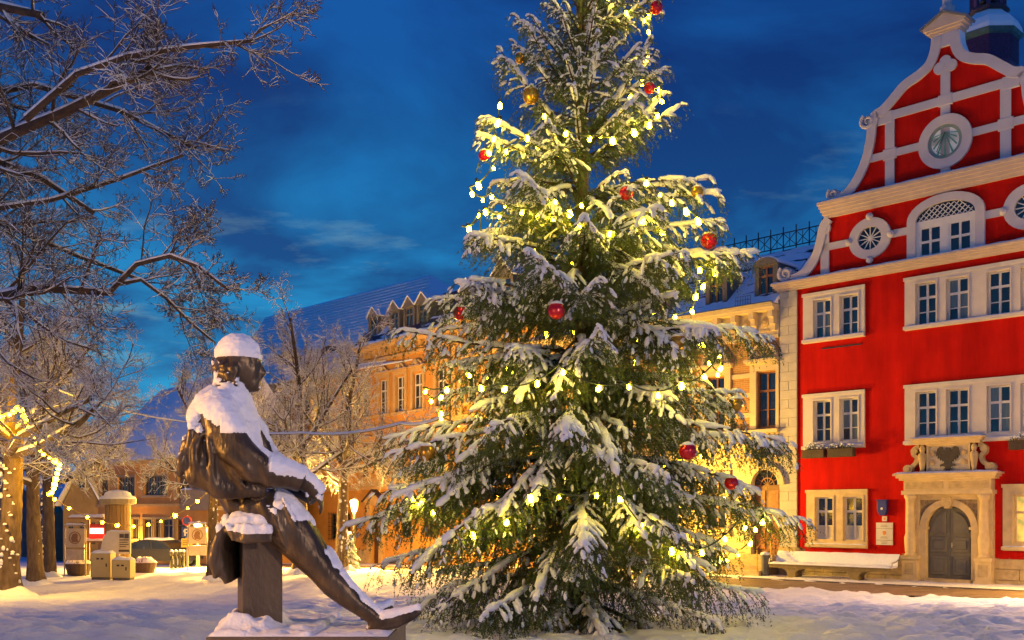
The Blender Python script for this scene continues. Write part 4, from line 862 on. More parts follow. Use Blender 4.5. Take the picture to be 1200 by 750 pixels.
def trunk_mesh(base, top, r0, r1, seed, lean=.0):
    rs = np.random.RandomState(seed); n = 22; K = 26; v = []
    for i in range(K):
        t = i/(K-1); c = base+(top-base)*t+np.array([math.sin(t*3+seed)*.08, math.cos(t*2.4+seed)*.06, 0]); r = r0+(r1-r0)*t+r0*.55*math.exp(-t*16)
        for k in range(n):
            a = 2*math.pi*k/n; rr = r*(1+.07*math.sin(a*5+seed+t*2)+.05*rs.normal()); v.append(c+np.array([math.cos(a)*rr, math.sin(a)*rr, 0]))
    f = [(i*n+k, i*n+(k+1) % n, (i+1)*n+(k+1) % n, (i+1)*n+k) for i in range(K-1) for k in range(n)]
    return np_mesh('trunk', v, f, BARK)
def trunk_snow(base, top, r0, seed):
    rs = np.random.RandomState(seed+50); m = MB()
    for k in range(46):
        t = rs.uniform(.03, .9); a = rs.uniform(math.pi*1.05, math.pi*1.95); r = r0*(1-.25*t); c = base+(top-base)*t+np.array([math.cos(a)*r, math.sin(a)*r, 0]); s_ = rs.uniform(.015, .06)
        b = len(m.v); m.lathe([(0, -.6), (.8, -.5), (1, 0), (.7, .5), (.0, .7)], n=7)
        for q in range(b, len(m.v)): x, y, z = m.v[q]; m.v[q] = (c[0]+x*s_*1.2, c[1]+y*s_*.6, c[2]+z*s_*(.9 if k % 3 else 2.2)*rs.uniform(.75, 1.25))
    b = len(m.v); m.lathe([(r0*2.6, -.1), (r0*2.2, .05), (r0*1.7, .14), (r0*1.2, .22), (r0*.9, .25)], base[0], base[1], 18)
    for q in range(b, len(m.v)): x, y, z = m.v[q]; m.v[q] = (x, y, z+base[2]+.04*math.sin(x*7+y*5))
    me = m.mesh('snow', SNOW, True); return me
def bare_tree(name, base, h_trunk, r0, seed, spec, nl, Ln, lab, elev=(25, 65), snow_amt=1.0, lean=(0, 0), limbs=None, fine_snow=True):
    o = empty(name, tuple(base)); tag(o, lab, 'tree')
    b0 = np.zeros(3); top = np.array([lean[0], lean[1], h_trunk]); g = Grower(seed)
    link('trunk', trunk_mesh(b0, top, r0, r0*.72, seed), o); sn = link('trunk_snow', trunk_snow(b0, top, r0, seed), o); sn['kind'] = 'stuff'
    for k in range(nl):
        az = 2*math.pi*(k+.3*g.r.uniform(-1, 1))/nl; el = R(g.r.uniform(*elev)); t = g.r.uniform(.72, 1.0)
        p = top*t; d = np.array([math.cos(az)*math.cos(el), math.sin(az)*math.cos(el), math.sin(el)]); q = g.branch(p, d, Ln*g.r.uniform(.8, 1.15), r0*.34, 0, .10, .12); g.grow(q, Ln, r0*.30, 0, spec)
    q = g.branch(top, np.array([.1, .05, 1.]), Ln*1.1, r0*.45, 0, .1, .1); g.grow(q, Ln, r0*.34, 0, spec)
    if limbs:
        for pts, r, l in limbs: r *= .72; q = g.add(np.array(pts)-np.array(base), r, r*.5, 0); g.grow(q, l, r, 0, spec)
    wd, sm_ = g.meshes(name, snow_amt, fine_snow)
    c = link('crown', wd, o); s_ = link('crown_snow', sm_, o); s_['kind'] = 'stuff'; return o
def copy_tree(src, base, rz, sc, lab):
    c = src.copy(); COL.objects.link(c); c.location = base; c.rotation_euler = (0, 0, rz); c.scale = (sc[0], sc[0], sc[1]); c['label'] = lab
    for ch in src.children: k = ch.copy(); COL.objects.link(k); k.parent = c
    return c
def ground_pt(px, Z): x, y, _ = P(px, 600, Z); return np.array([x, y, gz(y)])
SPEC = [(10, .50, .40, 52, .06), (9, .50, .45, 50, .04), (6, .50, .55, 46, .03), (4, .6, .7, 42, .02)]
# near tree whose trunk stands just outside the picture on the left; its limbs reach in
Zt = 13.5
def limb(pts, z0, z1): return [P(a, b, z0+(z1-z0)*i/(len(pts)-1)) for i, (a, b) in enumerate(pts)]
base = np.array([P(-190, 600, 13.5)[0], 13.5, 0.0])
LIMBS = [(limb([(-175, 370), (-60, 355), (0, 348), (43, 338), (128, 343)], 13.5, 12.6), .11, 2.4), (limb([(128, 343), (160, 310), (200, 300), (232, 312), (268, 340)], 12.6, 12.2), .05, 1.5),
         (limb([(130, 335), (165, 328), (195, 350), (222, 377), (252, 402)], 12.6, 13.2), .04, 1.5),
         (limb([(-170, 260), (-60, 190), (0, 163), (73, 133), (180, 80)], 13.5, 12.2), .12, 2.2), (limb([(30, 140), (90, 87), (150, 66), (225, 55), (298, 48)], 12.4, 11.6), .06, 2.0),
         (limb([(-170, 230), (-90, 90), (-30, 10), (0, 8), (50, 18)], 13.5, 13.0), .12, 1.8), (limb([(-175, 300), (-60, 205), (0, 190), (50, 210), (110, 250)], 13.5, 14.5), .09, 2.2),
         (limb([(-170, 320), (-80, 270), (0, 262), (90, 300), (170, 330)], 13.5, 15.5), .07, 2.0), (limb([(-170, 240), (-60, 120), (40, 100), (140, 130), (230, 175)], 13.5, 15), .08, 2.2),
         (limb([(-170, 200), (-90, 30), (0, -40), (90, -60), (190, -20)], 13.5, 14), .09, 2.2), (limb([(-170, 300), (-40, 250), (60, 235), (140, 210), (215, 182)], 13.5, 14.2), .06, 1.8)]
bare_tree('bare_tree', base, 3.6, .34, 3, [(12, .52, .36, 50, .05), (9, .52, .40, 48, .04), (7, .50, .45, 45, .03), (4, .55, .5, 42, .02)], 2, 3.2, 'near snowy bare tree whose limbs reach in from the upper left', limbs=LIMBS, elev=(30, 65), snow_amt=.42, fine_snow=False)
b1 = ground_pt(12, 29)
TA = bare_tree('bare_tree', b1, 4.6, .31, 11, SPEC, 7, 4.3, 'broad leftmost trunk wrapped in the bright light garland', elev=(5, 55), snow_amt=.72)
copy_tree(TA, ground_pt(41, 34), R(130), (.80, .95), 'slender snowy bare tree, second trunk from the left')
copy_tree(TA, ground_pt(56, 38), R(250), (.74, .98), 'thin bare tree, third trunk from the left')
copy_tree(TA, ground_pt(250, 37), R(60), (.60, .90), 'bare tree directly behind the bronze statue')
copy_tree(TA, ground_pt(352, 41), R(305), (.82, 1.10), 'snowy bare tree between the statue and the orange building, left of two')
copy_tree(TA, ground_pt(402, 43), R(20), (.80, 1.05), 'snowy bare tree close behind the street lamp, right of two')
# ------------------------------------------------------------------ christmas tree
XT = np.array([.98, 15.5, gz(15.5)]); rs = np.random.RandomState(42)
xm = empty('christmas_tree', tuple(XT)); tag(xm, 'tall snow laden christmas tree hung with lights in the square', 'tree')
HT = 12.4
def r_env(h): return 3.35*max(0, (1-h/HT))**.86*(1 if h > 1.8 else .62+.38*h/1.8)
NEED = mat('fir_needles', (.034, .066, .012), .55, 0, 3, col2=(.085, .13, .026)); FTWIG = mat('fir_twig', (.055, .035, .018), .9)
link('trunk', trunk_mesh(np.zeros(3), np.array([.14, 0, HT]), .19, .02, 77), xm)
def norm(a): return a/(np.linalg.norm(a, axis=-1, keepdims=True)+1e-9)
def bough(h, az, Ln, e0, e1, droop, seed, bare=False):
    rr = np.random.RandomState(seed); K = 12; el = np.radians(np.linspace(e0, e1, K)+rr.normal(0, 3, K)); azs = az+np.cumsum(rr.normal(0, .035, K))
    st = np.stack([np.cos(el)*np.cos(azs), np.cos(el)*np.sin(azs), np.sin(el)], 1)*Ln/(K-1); ax = np.cumsum(np.r_[[[.12*h/HT*0+.011*h, 0, h]], st], 0)[:K]
    tA = np.linspace(0, 1, K)
    # secondaries
    n2 = max(10, int(Ln/.068)); t2 = np.sort(rr.uniform(.10, 1, n2)); t2[-1] = 1
    p2 = np.stack([np.interp(t2, tA, ax[:, k]) for k in range(3)], 1); d2 = norm(np.stack([np.interp(t2, tA, np.gradient(ax[:, k])) for k in range(3)], 1))
    sd = np.where(np.arange(n2) % 2, 1, -1); lat = norm(np.cross(d2, [0, 0, 1.]))*sd[:, None]; ang = np.radians(rr.uniform(32, 62, n2)); ang[-3:] *= .4
    dr = norm(d2*np.cos(ang)[:, None]+lat*np.sin(ang)[:, None]+np.array([0, 0, -.10])+rr.normal(0, .09, (n2, 3)))
    l2 = np.clip(Ln*.36, .28, .76)*((1-t2)**.7*.88+.20)*rr.uniform(.75, 1.2, n2)*np.clip(t2*3, .35, 1)
    K2 = 6; S = np.linspace(0, 1, K2); pth = p2[:, None, :]+dr[:, None, :]*(l2[:, None]*S)[:, :, None]; pth[:, :, 2] -= (droop*l2[:, None]*S**1.8)
    # tertiaries, hanging
    per = np.maximum(2, (l2/.040).astype(int)); ii = np.repeat(np.arange(n2), per); n3 = len(ii); s3 = rr.uniform(.12, 1, n3)
    f = s3*(K2-1); k0 = np.minimum(f.astype(int), K2-2); p3 = pth[ii, k0]+(pth[ii, k0+1]-pth[ii, k0])*(f-k0)[:, None]; d3 = norm(pth[ii, k0+1]-pth[ii, k0])
    lt = norm(np.cross(d3, [0, 0, 1.]))*np.where(rr.rand(n3) < .5, 1, -1)[:, None]
    hang = rr.uniform(.2, 2.2, n3)*(.75+.7*droop)
    dd3 = norm(d3*.75+lt*.65*rr.uniform(.4, 1.2, (n3, 1))+np.stack([0*hang, 0*hang, -hang], 1)); l3 = (.11+.30*rr.rand(n3))*(1.1-.5*s3)*np.clip(Ln/2, .65, 1.25)
    # needle-bearing segments: secondaries split, tertiaries
    A = np.concatenate([pth[:, :-1].reshape(-1, 3), p3]); Bv = np.concatenate([pth[:, 1:].reshape(-1, 3), p3+dd3*l3[:, None]])
    ln = np.linalg.norm(Bv-A, axis=1); cnt = np.maximum(2, (ln*NPM*(.6 if math.sin(az) > .3 else 1)).astype(int)); jj = np.repeat(np.arange(len(A)), cnt); nn = len(jj)
    s = rr.rand(nn); dv = norm(Bv-A)[jj]; q = A[jj]+(Bv-A)[jj]*s[:, None]
    rnd = rr.normal(0, 1, (nn, 3)); rnd -= dv*(rnd*dv).sum(1, keepdims=True); rnd = norm(rnd); nd_ = norm(dv*.62+rnd*.8); nl = rr.uniform(.028, .046, nn)*(1-.2*s); wv = norm(np.cross(nd_, rr.normal(0, 1, (nn, 3))))*.0075
    nv = np.stack([q-wv, q+wv, q+nd_*nl[:, None]], 1).reshape(-1, 3); nf = np.arange(nn*3).reshape(-1, 3)
    # wood as thin prisms (triangulated)
    tv1, tf1 = tubes(ax[None], np.linspace(.010+.010*Ln, .006, K)[None], 5)
    tv2, tf2 = tubes(pth, np.broadcast_to(np.linspace(.0075, .003, K2), (n2, K2)).copy(), 3)
    def tri(q): return np.concatenate([q[:, [0, 1, 2]], q[:, [0, 2, 3]]])
    v, fc, mi = merge([(nv, nf, 0), (tv1, tri(tf1), 1), (tv2, tri(tf2), 1)])
    me = np_mesh('bough', v, fc, [NEED, FTWIG], smooth=False, midx=mi)
    # snow: lumps lying along the axis, the secondaries and some hanging tips
    if bare: return me, None, ax
    sn = []; U, UQ = PADU
    def pads(c, d, ln, wd, ht):
        d = norm(d); lt_ = norm(np.cross(d, [0, 0, 1.])); up_ = np.cross(lt_, d)
        v = c[:, None]+d[:, None]*(U[None, :, 0:1]*ln[:, None, None])+lt_[:, None]*(U[None, :, 1:2]*wd[:, None, None])+up_[:, None]*(U[None, :, 2:3]*ht[:, None, None])
        q = (UQ[None]+np.arange(len(c))[:, None, None]*len(U)).reshape(-1, 4); sn.append((v.reshape(-1, 3), q, 0))
    size = np.clip(Ln/1.8, .6, 1.15)
    for s_, pr in ((.10, .5), (.28, .55), (.46, .58), (.64, .55), (.84, .45)):
        fk = s_*(K2-1); i0 = int(fk); c = pth[:, i0]+(pth[:, i0+1]-pth[:, i0])*(fk-i0); d = pth[:, i0+1]-pth[:, i0]; flat = -norm(d)[:, 2] < .80
        kp = flat & (rr.rand(n2) < pr*np.clip(t2*1.9-.35, .04, 1)); nk = kp.sum()
        if nk: w0 = rr.uniform(.55, 1.35, nk)*size; pads(c[kp]+[0, 0, .018], d[kp], (.034+.08*l2[kp])*w0, .032*w0, .021*w0)
    nk = 16; tk = rr.uniform(.28, .99, nk); c = np.stack([np.interp(tk, tA, ax[:, k]) for k in range(3)], 1); d = np.stack([np.interp(tk, tA, np.gradient(ax[:, k])) for k in range(3)], 1); w0 = rr.uniform(.6, 1.5, nk)*size; pads(c+[0, 0, .03], d, .10*w0, .050*w0, .036*w0)
    kk = (rr.rand(n3) < .28*np.clip(t2[ii]*1.6-.2, .1, 1)) & (hang < 1.5); nk = kk.sum()
    if nk: w0 = rr.uniform(.6, 1.2, nk)*size; pads(p3[kk]+dd3[kk]*(l3[kk]*.4)[:, None]+[0, -.006, .012], dd3[kk], .040*w0, .023*w0, .011*w0)
    v, fc, _ = merge(sn)
    # crumbly surface
    v = v+(np.stack([vnoise(v*34, seed % 97), vnoise(v*34+9, seed % 89), vnoise(v*34+5, seed % 83)], 1)-.5)*np.array([.022, .022, .026])
    return me, np_mesh('snow', v, fc, SNOW), ax
NPM = 50
PADU = (np.array([(-math.cos(t), math.sin(t)*math.cos(a), math.sin(t)*math.sin(a)) for t in (.15, 1.0, 2.1, 3.0) for a in np.arange(5)*math.pi/2.5]), np.array([(i*5+k, i*5+(k+1) % 5, (i+1)*5+(k+1) % 5, (i+1)*5+k) for i in range(3) for k in range(5)]))
TIPS = []
h = .55; k = 0
while h < HT-.25:
    Lr = r_env(h); nb = int(np.clip(5.6+Lr*1.7, 5, 11)); ph = rs.uniform(0, 6.28)
    for b in range(nb):
        az = ph+2*math.pi*(b+rs.uniform(-.22, .22))/nb; hh = h+rs.uniform(-.18, .18); f = hh/HT; L0 = max(.3, Lr*(rs.uniform(.66, 1.18) if f < .5 else rs.uniform(.48, 1.06))/.93)
        if math.sin(az) > .45 and L0 > .9 and rs.rand() < .66: continue       # sparser on the far side
        e0 = -14+62*f+rs.normal(0, 5); e1 = (-30+66*f if f < .55 else e0+14)+rs.normal(0, 7)
        if hh < 1.4: e0 -= 4; e1 = -12+rs.normal(0, 5)
        me, sn, ax = bough(hh, az, L0, e0, e1, .85-.45*f, 1000+k); k += 1
        bo = link('bough', me, xm); s_ = link('snow', sn, bo); s_['kind'] = 'stuff'; TIPS.append((ax[-1]+XT, az, hh, ax+XT))
    for b in range(3 if h < 9 else 1):             # short inner boughs without snow
        az = rs.uniform(0, 6.28); me, sn, ax = bough(h+rs.uniform(-.2, .2), az, max(.35, Lr*rs.uniform(.45, .62)), -14+55*h/HT, -26+55*h/HT, .95, 5000+k, True); k += 1; link('bough', me, xm)
    h += .43-.012*h if h < 8 else .29

# heavy boughs reaching towards the square, with drooping snowy tips
for px_, py_, ln_, lift in ((655, 338, 1.05, .62), (648, 440, 1.08, .66), (612, 232, 1.0, .5), (742, 186, 1.0, .5), (716, 250, 1.0, .6), (770, 330, 1.05, .6), (560, 345, 1.0, .45), (800, 395, 1.05, .55), (630, 545, 1.06, .6),
                            (745, 520, 1.08, .6), (700, 610, 1.02, .55), (560, 560, 1.05, .5), (640, 660, .96, .5), (780, 590, 1.05, .55), (695, 420, 1.0, .6), (660, 120, .9, .3), (720, 95, .9, .3), (590, 440, 1.05, .55), (830, 470, 1.05, .5), (530, 500, 1.05, .5), (468, 596, 1.16, .35), (490, 520, 1.1, .25), (880, 606, 1.12, .35)):
    Zq = 13.6 if py_ > 300 else 14.2
    for it in range(4):
        x_, _, z_ = P(px_, py_, Zq); ht = z_-XT[2]; h0 = min(HT-1, ht+lift); L_ = r_env(max(.5, h0))*ln_; dx_ = np.clip((x_-XT[0]-.011*h0)/L_, -.97, .97); Zq = 15.5-L_*.92*math.sqrt(1-dx_**2)
    me, sn, ax = bough(h0, -math.pi/2+math.asin(dx_), L_, -4 if h0 < 7 else 18, -42 if h0 < 7 else 8, .80, 8000+k); k += 1
    bo = link('bough', me, xm); s_ = link('snow', sn, bo); s_['kind'] = 'stuff'; TIPS.append((ax[-1]+XT, 0, h0, ax+XT))
# ------------------------------------------------------------------ bronze statue leaning on a block
ZS = 6.8; SC = ZS/1200
SX, SZ = (300-600)*SC, CAM_H+(600-737)*SC          # foot of the block, top of the plinth
def S(px, py, y=0.): return Vector(((px-300)*SC, y, (737-py)*SC))
st = empty('bronze_statue', (SX, ZS, SZ)); tag(st, 'bronze statue of a seated man leaning back on a block, snow on his shoulders', 'statue')
def loft(m, pts, n=18):
    """pts: (px, py, depth y, in-plane radius px, depth radius m)"""
    b = len(m.v); c = [S(p[0], p[1], p[2]) for p in pts]
    for i, p in enumerate(pts):
        t = (c[min(i+1, len(c)-1)]-c[max(i-1, 0)]); t = Vector((t.x, t.y*.5, t.z)).normalized(); u = Vector((t.z, 0, -t.x)); u.normalize(); w_ = t.cross(u).normalized()
        for k in range(n):
            a = 2*math.pi*k/n; m.v.append(tuple(c[i]+u*(p[3]*SC*math.cos(a))+w_*(p[4]*math.sin(a))))
    for i in range(len(pts)-1):
        for k in range(n): k2 = (k+1) % n; m.f.append((b+i*n+k, b+i*n+k2, b+(i+1)*n+k2, b+(i+1)*n+k)); m.m.append(0)
    m.f.append(tuple(b+k for k in reversed(range(n)))); m.f.append(tuple(b+(len(pts)-1)*n+k for k in range(n))); m.m += [0, 0]
def ball(m, px, py, y, rx, ry, rz, rot=0, n=16):
    c = S(px, py, y); b = len(m.v); ca, sa = math.cos(rot), math.sin(rot)
    m.lathe([(math.sin(math.pi*i/10)+1e-4, -math.cos(math.pi*i/10)) for i in range(11)], n=n)
    for q in range(b, len(m.v)):
        x, yy, z = m.v[q]; x *= rx*SC; z *= rz*SC; m.v[q] = (c.x+x*ca+z*sa, c.y+yy*ry, c.z-x*sa+z*ca)
def remeshed(m, name, vox, smooth_it, mt, disp=None):
    me = m.mesh('tmp', mt); bm = bmesh.new(); bm.from_mesh(me); bmesh.ops.recalc_face_normals(bm, faces=bm.faces); bm.to_mesh(me); bm.free()
    o = bpy.data.objects.new('tmp', me); COL.objects.link(o); r_ = o.modifiers.new('r', 'REMESH'); r_.mode = 'VOXEL'; r_.voxel_size = vox
    s_ = o.modifiers.new('s', 'SMOOTH'); s_.iterations = smooth_it; s_.factor = .5
    dg = bpy.context.evaluated_depsgraph_get(); ev = o.evaluated_get(dg); me2 = bpy.data.meshes.new_from_object(ev); bpy.data.objects.remove(o, do_unlink=True)
    if disp is not None:
        n = len(me2.vertices); v = np.zeros(n*3, np.float32); me2.vertices.foreach_get('co', v); nn = np.zeros(n*3, np.float32); me2.vertices.foreach_get('normal', nn)
        v = v.reshape(-1, 3); nn = nn.reshape(-1, 3); v = v+nn*disp(v, nn)[:, None]; me2.vertices.foreach_set('co', v.astype(np.float32).ravel())
    me2.materials.clear(); me2.materials.append(mt); me2.polygons.foreach_set('use_smooth', np.ones(len(me2.polygons), bool)); me2.update(); me2.name = name
    return me2
def snow_on(me, thr, thick, nsc, seed, extra=None, name='snow', amp=.5):
    n = len(me.vertices); v = np.zeros(n*3, np.float32); me.vertices.foreach_get('co', v); nn = np.zeros(n*3, np.float32); me.vertices.foreach_get('normal', nn); v = v.reshape(-1, 3).astype(float); nn = nn.reshape(-1, 3).astype(float)
    noise = .6*vnoise(v*nsc, seed)+.4*vnoise(v*nsc*3.1, seed+1); w_ = nn[:, 2]+amp*(noise-.5)
    if extra is not None: w_ = w_+extra(v, nn)
    w_ = np.clip((w_-thr)/.30, 0, 1); lump = .7+.6*vnoise(v*14, seed+3)
    nv = v+(nn*.55+np.array([0, 0, .45]))*(thick*(w_**.55)*lump)[:, None]-nn*.004*(w_ < .02)[:, None]+(vnoise(v*55, seed+9)[:, None]-.5)*nn*.008*(w_ > .05)[:, None]
    fl = [tuple(p.vertices) for p in me.polygons]; fl = [f for f in fl if max(w_[list(f)]) > .02]
    used = sorted({i for f in fl for i in f}); mp = {i: k for k, i in enumerate(used)}; f2 = [tuple(mp[i] for i in f) for f in fl]
    ms = bpy.data.meshes.new(name); ms.from_pydata(nv[used].tolist(), [], f2); ms.materials.append(SNOW); ms.polygons.foreach_set('use_smooth', np.ones(len(f2), bool)); ms.update(); return ms
m = MB()
# torso with waistcoat
loft(m, [(308, 600, 0, 26, .19), (297, 585, 0, 29, .20), (286, 563, 0, 30, .21), (277, 535, 0, 31, .21), (271, 508, 0, 30, .22), (270, 486, 0, 27, .24), (272, 468, 0, 20, .20), (276, 456, 0, 14, .11), (279, 446, 0, 12.5, .075), (281, 436, 0, 13, .08)])
# open coat hanging from the shoulders behind the back
loft(m, [(262, 462, 0, 14, .14), (256, 476, 0, 22, .27), (252, 496, 0, 25, .31), (248, 520, .0, 26, .33), (246, 545, .0, 25, .34), (245, 562, .0, 22, .33), (248, 571, .0, 17, .30)], 28)
loft(m, [(256, 500, -.25, 12, .05), (246, 530, -.30, 15, .05), (252, 556, -.31, 19, .045), (272, 571, -.30, 15, .04), (300, 576, -.27, 10, .035), (322, 574, -.22, 7, .03)], 14)
loft(m, [(262, 500, -.22, 18, .07), (264, 525, -.26, 26, .08), (276, 548, -.27, 26, .075), (290, 562, -.27, 18, .06)], 16)
# folds on the coat
for pts in ([(250, 482, -.24), (243, 510, -.325), (232, 545, -.33), (227, 560, -.30)], [(256, 486, -.26), (252, 515, -.345), (247, 545, -.355), (246, 566, -.33)], [(262, 490, -.27), (264, 520, -.345), (266, 548, -.35), (268, 570, -.33)],
            [(268, 496, -.28), (276, 525, -.32), (288, 555, -.33), (300, 574, -.30)], [(240, 495, -.20), (232, 520, -.26), (226, 548, -.22)], [(238, 492, .0), (229, 520, 0), (224, 552, 0)], [(240, 495, .2), (232, 520, .26), (228, 552, .24)], [(238, 492, -.1), (229, 522, -.12), (224, 555, -.11)]):
    m.tube([S(*p) for p in pts], [.012, .026, .030, .018][:len(pts)], 8)
# near arm in a wide sleeve, hand resting on the thigh
loft(m, [(262, 472, -.17, 13, .09), (266, 486, -.24, 20, .11), (278, 508, -.29, 21, .105), (292, 530, -.31, 20, .10), (308, 547, -.31, 19, .095), (328, 556, -.27, 17, .085), (348, 560, -.21, 14, .075), (360, 565, -.16, 13.5, .075)])
loft(m, [(355, 562, -.17, 11, .06), (365, 568, -.13, 9.5, .05), (372, 576, -.10, 9.5, .052), (376, 583, -.08, 8, .048)], 12)
for k, (dy, ln) in enumerate(((-.045, 15), (-.018, 18), (.010, 17), (.036, 13))):   # fingers
    m.tube([S(374, 581, -.08+dy), S(379, 588, -.085+dy), S(380.5-.6*k, 588+ln*.5, -.08+dy), S(378-.8*k, 588+ln*.85, -.07+dy)], [.0125, .012, .011, .008], 8)
m.tube([S(366, 574, -.13), S(365, 584, -.14), S(367, 593, -.13)], [.014, .0125, .009], 8)
# far arm folded behind the lap
loft(m, [(266, 482, .22, 19, .10), (282, 512, .30, 19, .10), (302, 545, .30, 17, .09), (334, 566, .22, 12, .07), (356, 578, .10, 10, .055), (366, 586, .04, 8, .05)])
# near leg
loft(m, [(296, 590, -.08, 27, .14), (312, 597, -.09, 29, .155), (330, 609, -.10, 28.5, .15), (346, 624, -.10, 26, .135), (360, 641, -.10, 22.5, .115), (372, 657, -.10, 18.5, .10), (383, 669, -.10, 17, .092), (396, 683, -.10, 17, .092), (410, 697, -.10, 14, .078), (424, 709, -.10, 11, .062), (436, 718, -.10, 10, .052), (444, 724, -.10, 9, .048)])
loft(m, [(436, 729, -.10, 8, .042), (444, 728.5, -.10, 9.5, .048), (456, 727, -.10, 9.5, .05), (470, 723.5, -.10, 8, .052), (484, 718, -.10, 5.5, .045), (494, 713.5, -.10, 3, .028)], 14)
ball(m, 438, 734, -.10, 6.5, .042, 5.5); loft(m, [(432, 735.5, -.10, 3, .04), (448, 734.5, -.10, 3.2, .05), (468, 731, -.10, 3.2, .055), (486, 722, -.10, 2.6, .045), (496, 715, -.10, 1.6, .025)], 12)
# far leg, foot turned away
loft(m, [(298, 594, .10, 26, .13), (320, 606, .13, 28, .14), (346, 630, .15, 24, .12), (366, 655, .17, 18, .09), (384, 676, .19, 16, .085), (404, 699, .21, 12, .065), (420, 715, .22, 9, .05)])
loft(m, [(418, 723, .20, 8, .045), (426, 724, .24, 8.5, .05), (440, 722, .32, 7, .045), (452, 716, .38, 4, .03)], 12)
# head: skull, jaw, nose, brow, chin, ear and curled hair
ball(m, 278, 425, 0, 26, .125, 30, 0); ball(m, 291, 434, 0, 15, .085, 24, .1); ball(m, 296, 450, 0, 9.5, .055, 10.5, 0); ball(m, 300, 455, 0, 5, .035, 5)
loft(m, [(301, 421, 0, 3.5, .016), (304.5, 430, 0, 4.5, .018), (308, 438, 0, 4.8, .022), (304, 442, 0, 3.5, .02)], 10)
ball(m, 301, 422, .035, 4, .035, 3); ball(m, 301, 422, -.035, 4, .035, 3); ball(m, 303, 446, 0, 3.5, .03, 1.8); ball(m, 302.5, 450, 0, 3.4, .028, 1.7)
ball(m, 281, 437, -.118, 5, .02, 9, .2); ball(m, 281, 437, .118, 5, .02, 9, .2)
rq = random.Random(4)
for k in range(46):
    a = rq.uniform(-1, 1)*1.9; zz = rq.uniform(428, 456); ra = 23+2*rq.random(); cx = 276-ra*math.cos(a)*(.95 if zz < 440 else .8); ball(m, cx, zz, .122*math.sin(a), rq.uniform(3, 4.5), .022, rq.uniform(4, 6), rq.uniform(-.5, .5), 8)
# joint of hips with the coat tail under him
loft(m, [(268, 572, 0, 14, .2), (282, 592, 0, 18, .22), (300, 606, 0, 18, .2), (322, 618, 0, 13, .17)], 14)
for pts in ([(330, 600, -.245), (338, 622, -.24), (342, 640, -.215)], [(318, 622, -.17), (336, 634, -.18), (352, 648, -.17)], [(312, 612, -.21), (332, 628, -.21), (350, 644, -.19)], [(340, 588, -.23), (352, 612, -.225), (362, 636, -.19)]): m.tube([S(*p) for p in pts], [.008, .016, .008], 6)
def dsp(v, nn):
    f = .010*np.sin(v[:, 0]*34+v[:, 2]*18+6*vnoise(v*5, 3))*np.clip((.55-np.abs(v[:, 2]-1.05))/.3, 0, 1)*(v[:, 0] < .15)
    return f*.8+.006*(vnoise(v*14, 8)-.5)
FIG = remeshed(m, 'figure', .0105, 2, BRONZE, dsp)
link('figure', FIG, st)
hx = S(280, 425)
def ex(v, nn):                                    # thicker on head and shoulders, strip along shin
    hd = np.exp(-((v[:, 0]-hx.x)**2+(v[:, 2]-(S(0, 398).z))**2)/.02)*.55
    low = (v[:, 2] < S(0, 470).z)&(v[:, 0] < S(255, 0).x)
    back = .62*np.clip((v[:, 2]-S(0, 508).z)/.12, 0, 1)*(v[:, 2] < S(0, 440).z)
    arm = np.where((v[:, 0] > S(278, 0).x) & (v[:, 2] > S(0, 585).z) & (v[:, 2] < S(0, 498).z) & (v[:, 1] < -.02), .42, 0)
    leg = np.where((v[:, 0] > S(350, 0).x) & (v[:, 2] < S(0, 610).z), -.12, 0)
    cap = np.where(v[:, 2] > S(0, 413).z, .75, 0)+np.where((v[:, 2] > S(0, 421).z) & (v[:, 2] <= S(0, 413).z), .35, 0)-np.where((v[:, 2] > S(0, 452).z) & (v[:, 2] <= S(0, 421).z) & (v[:, 0] < S(312, 0).x) & (v[:, 0] > S(262, 0).x), .5, 0)
    coat = -np.where((v[:, 0] < S(330, 0).x) & (v[:, 2] < S(0, 512).z) & (v[:, 2] > S(0, 592).z) & ((v[:, 1] < -.325+.0*v[:, 0]) | (v[:, 2] < S(0, 556).z)), .9, 0)
    return hd*0+back+arm+leg+cap+coat
sn_ = snow_on(FIG, .40, .030, 8, 2, ex, amp=.55); link('snow', sn_, st)['kind'] = 'stuff'
# block, cloth draped over it, plinth
m = MB(); bw = 25.5*SC
blk = MB().box(-.128, .128, -.15, .15, 0, (737-634)*SC).build('block', mat('bronze_block', (.075, .050, .028), .5, .0, 3.5, .35, 22, metal=.35, col2=(.13, .09, .05), stretch=(1.5, 1.5, .7), detail=9), st, bevel=.008, loc=(.020, .02, 0), rot=(0, 0, R(21)))
m = MB()
loft(m, [(277, 624, 0, 10, .24), (284, 619, 0, 14, .26), (300, 619, 0, 15, .26), (318, 620, 0, 14, .25), (331, 622, 0, 11, .22)], 18)
loft(m, [(280, 616, 0, 8, .22), (270, 626, .0, 10, .22), (265, 645, 0, 11, .21), (266, 662, 0, 12, .20), (272, 680, .02, 8, .17)], 16)
for a in (-.2, -.1, .0, .1, .2): m.tube([S(276, 615, a), S(266, 628, a*1.05), S(259, 655, a), S(262, 676, a*.9)], [.018, .028, .03, .018], 8)
for k in range(4): m.tube([S(278+k*2, 622+k*3.2, -.255-.006*k), S(300, 626+k*2.4, -.275), S(330, 625+k*2.6, -.25)], [.010, .017, .010], 7)
CLO = remeshed(m, 'cloth', .011, 2, BRONZE, lambda v, nn: .012*(vnoise(v*18, 5)-.5)); link('cloth', CLO, st)
link('snow', snow_on(CLO, .55, .06, 9, 12), st)['kind'] = 'stuff'
px0, px1 = (270-300)*SC, (462-300)*SC
PLN = mat('plinth_stone', (.10, .075, .055), .7, .2, 5, .3)
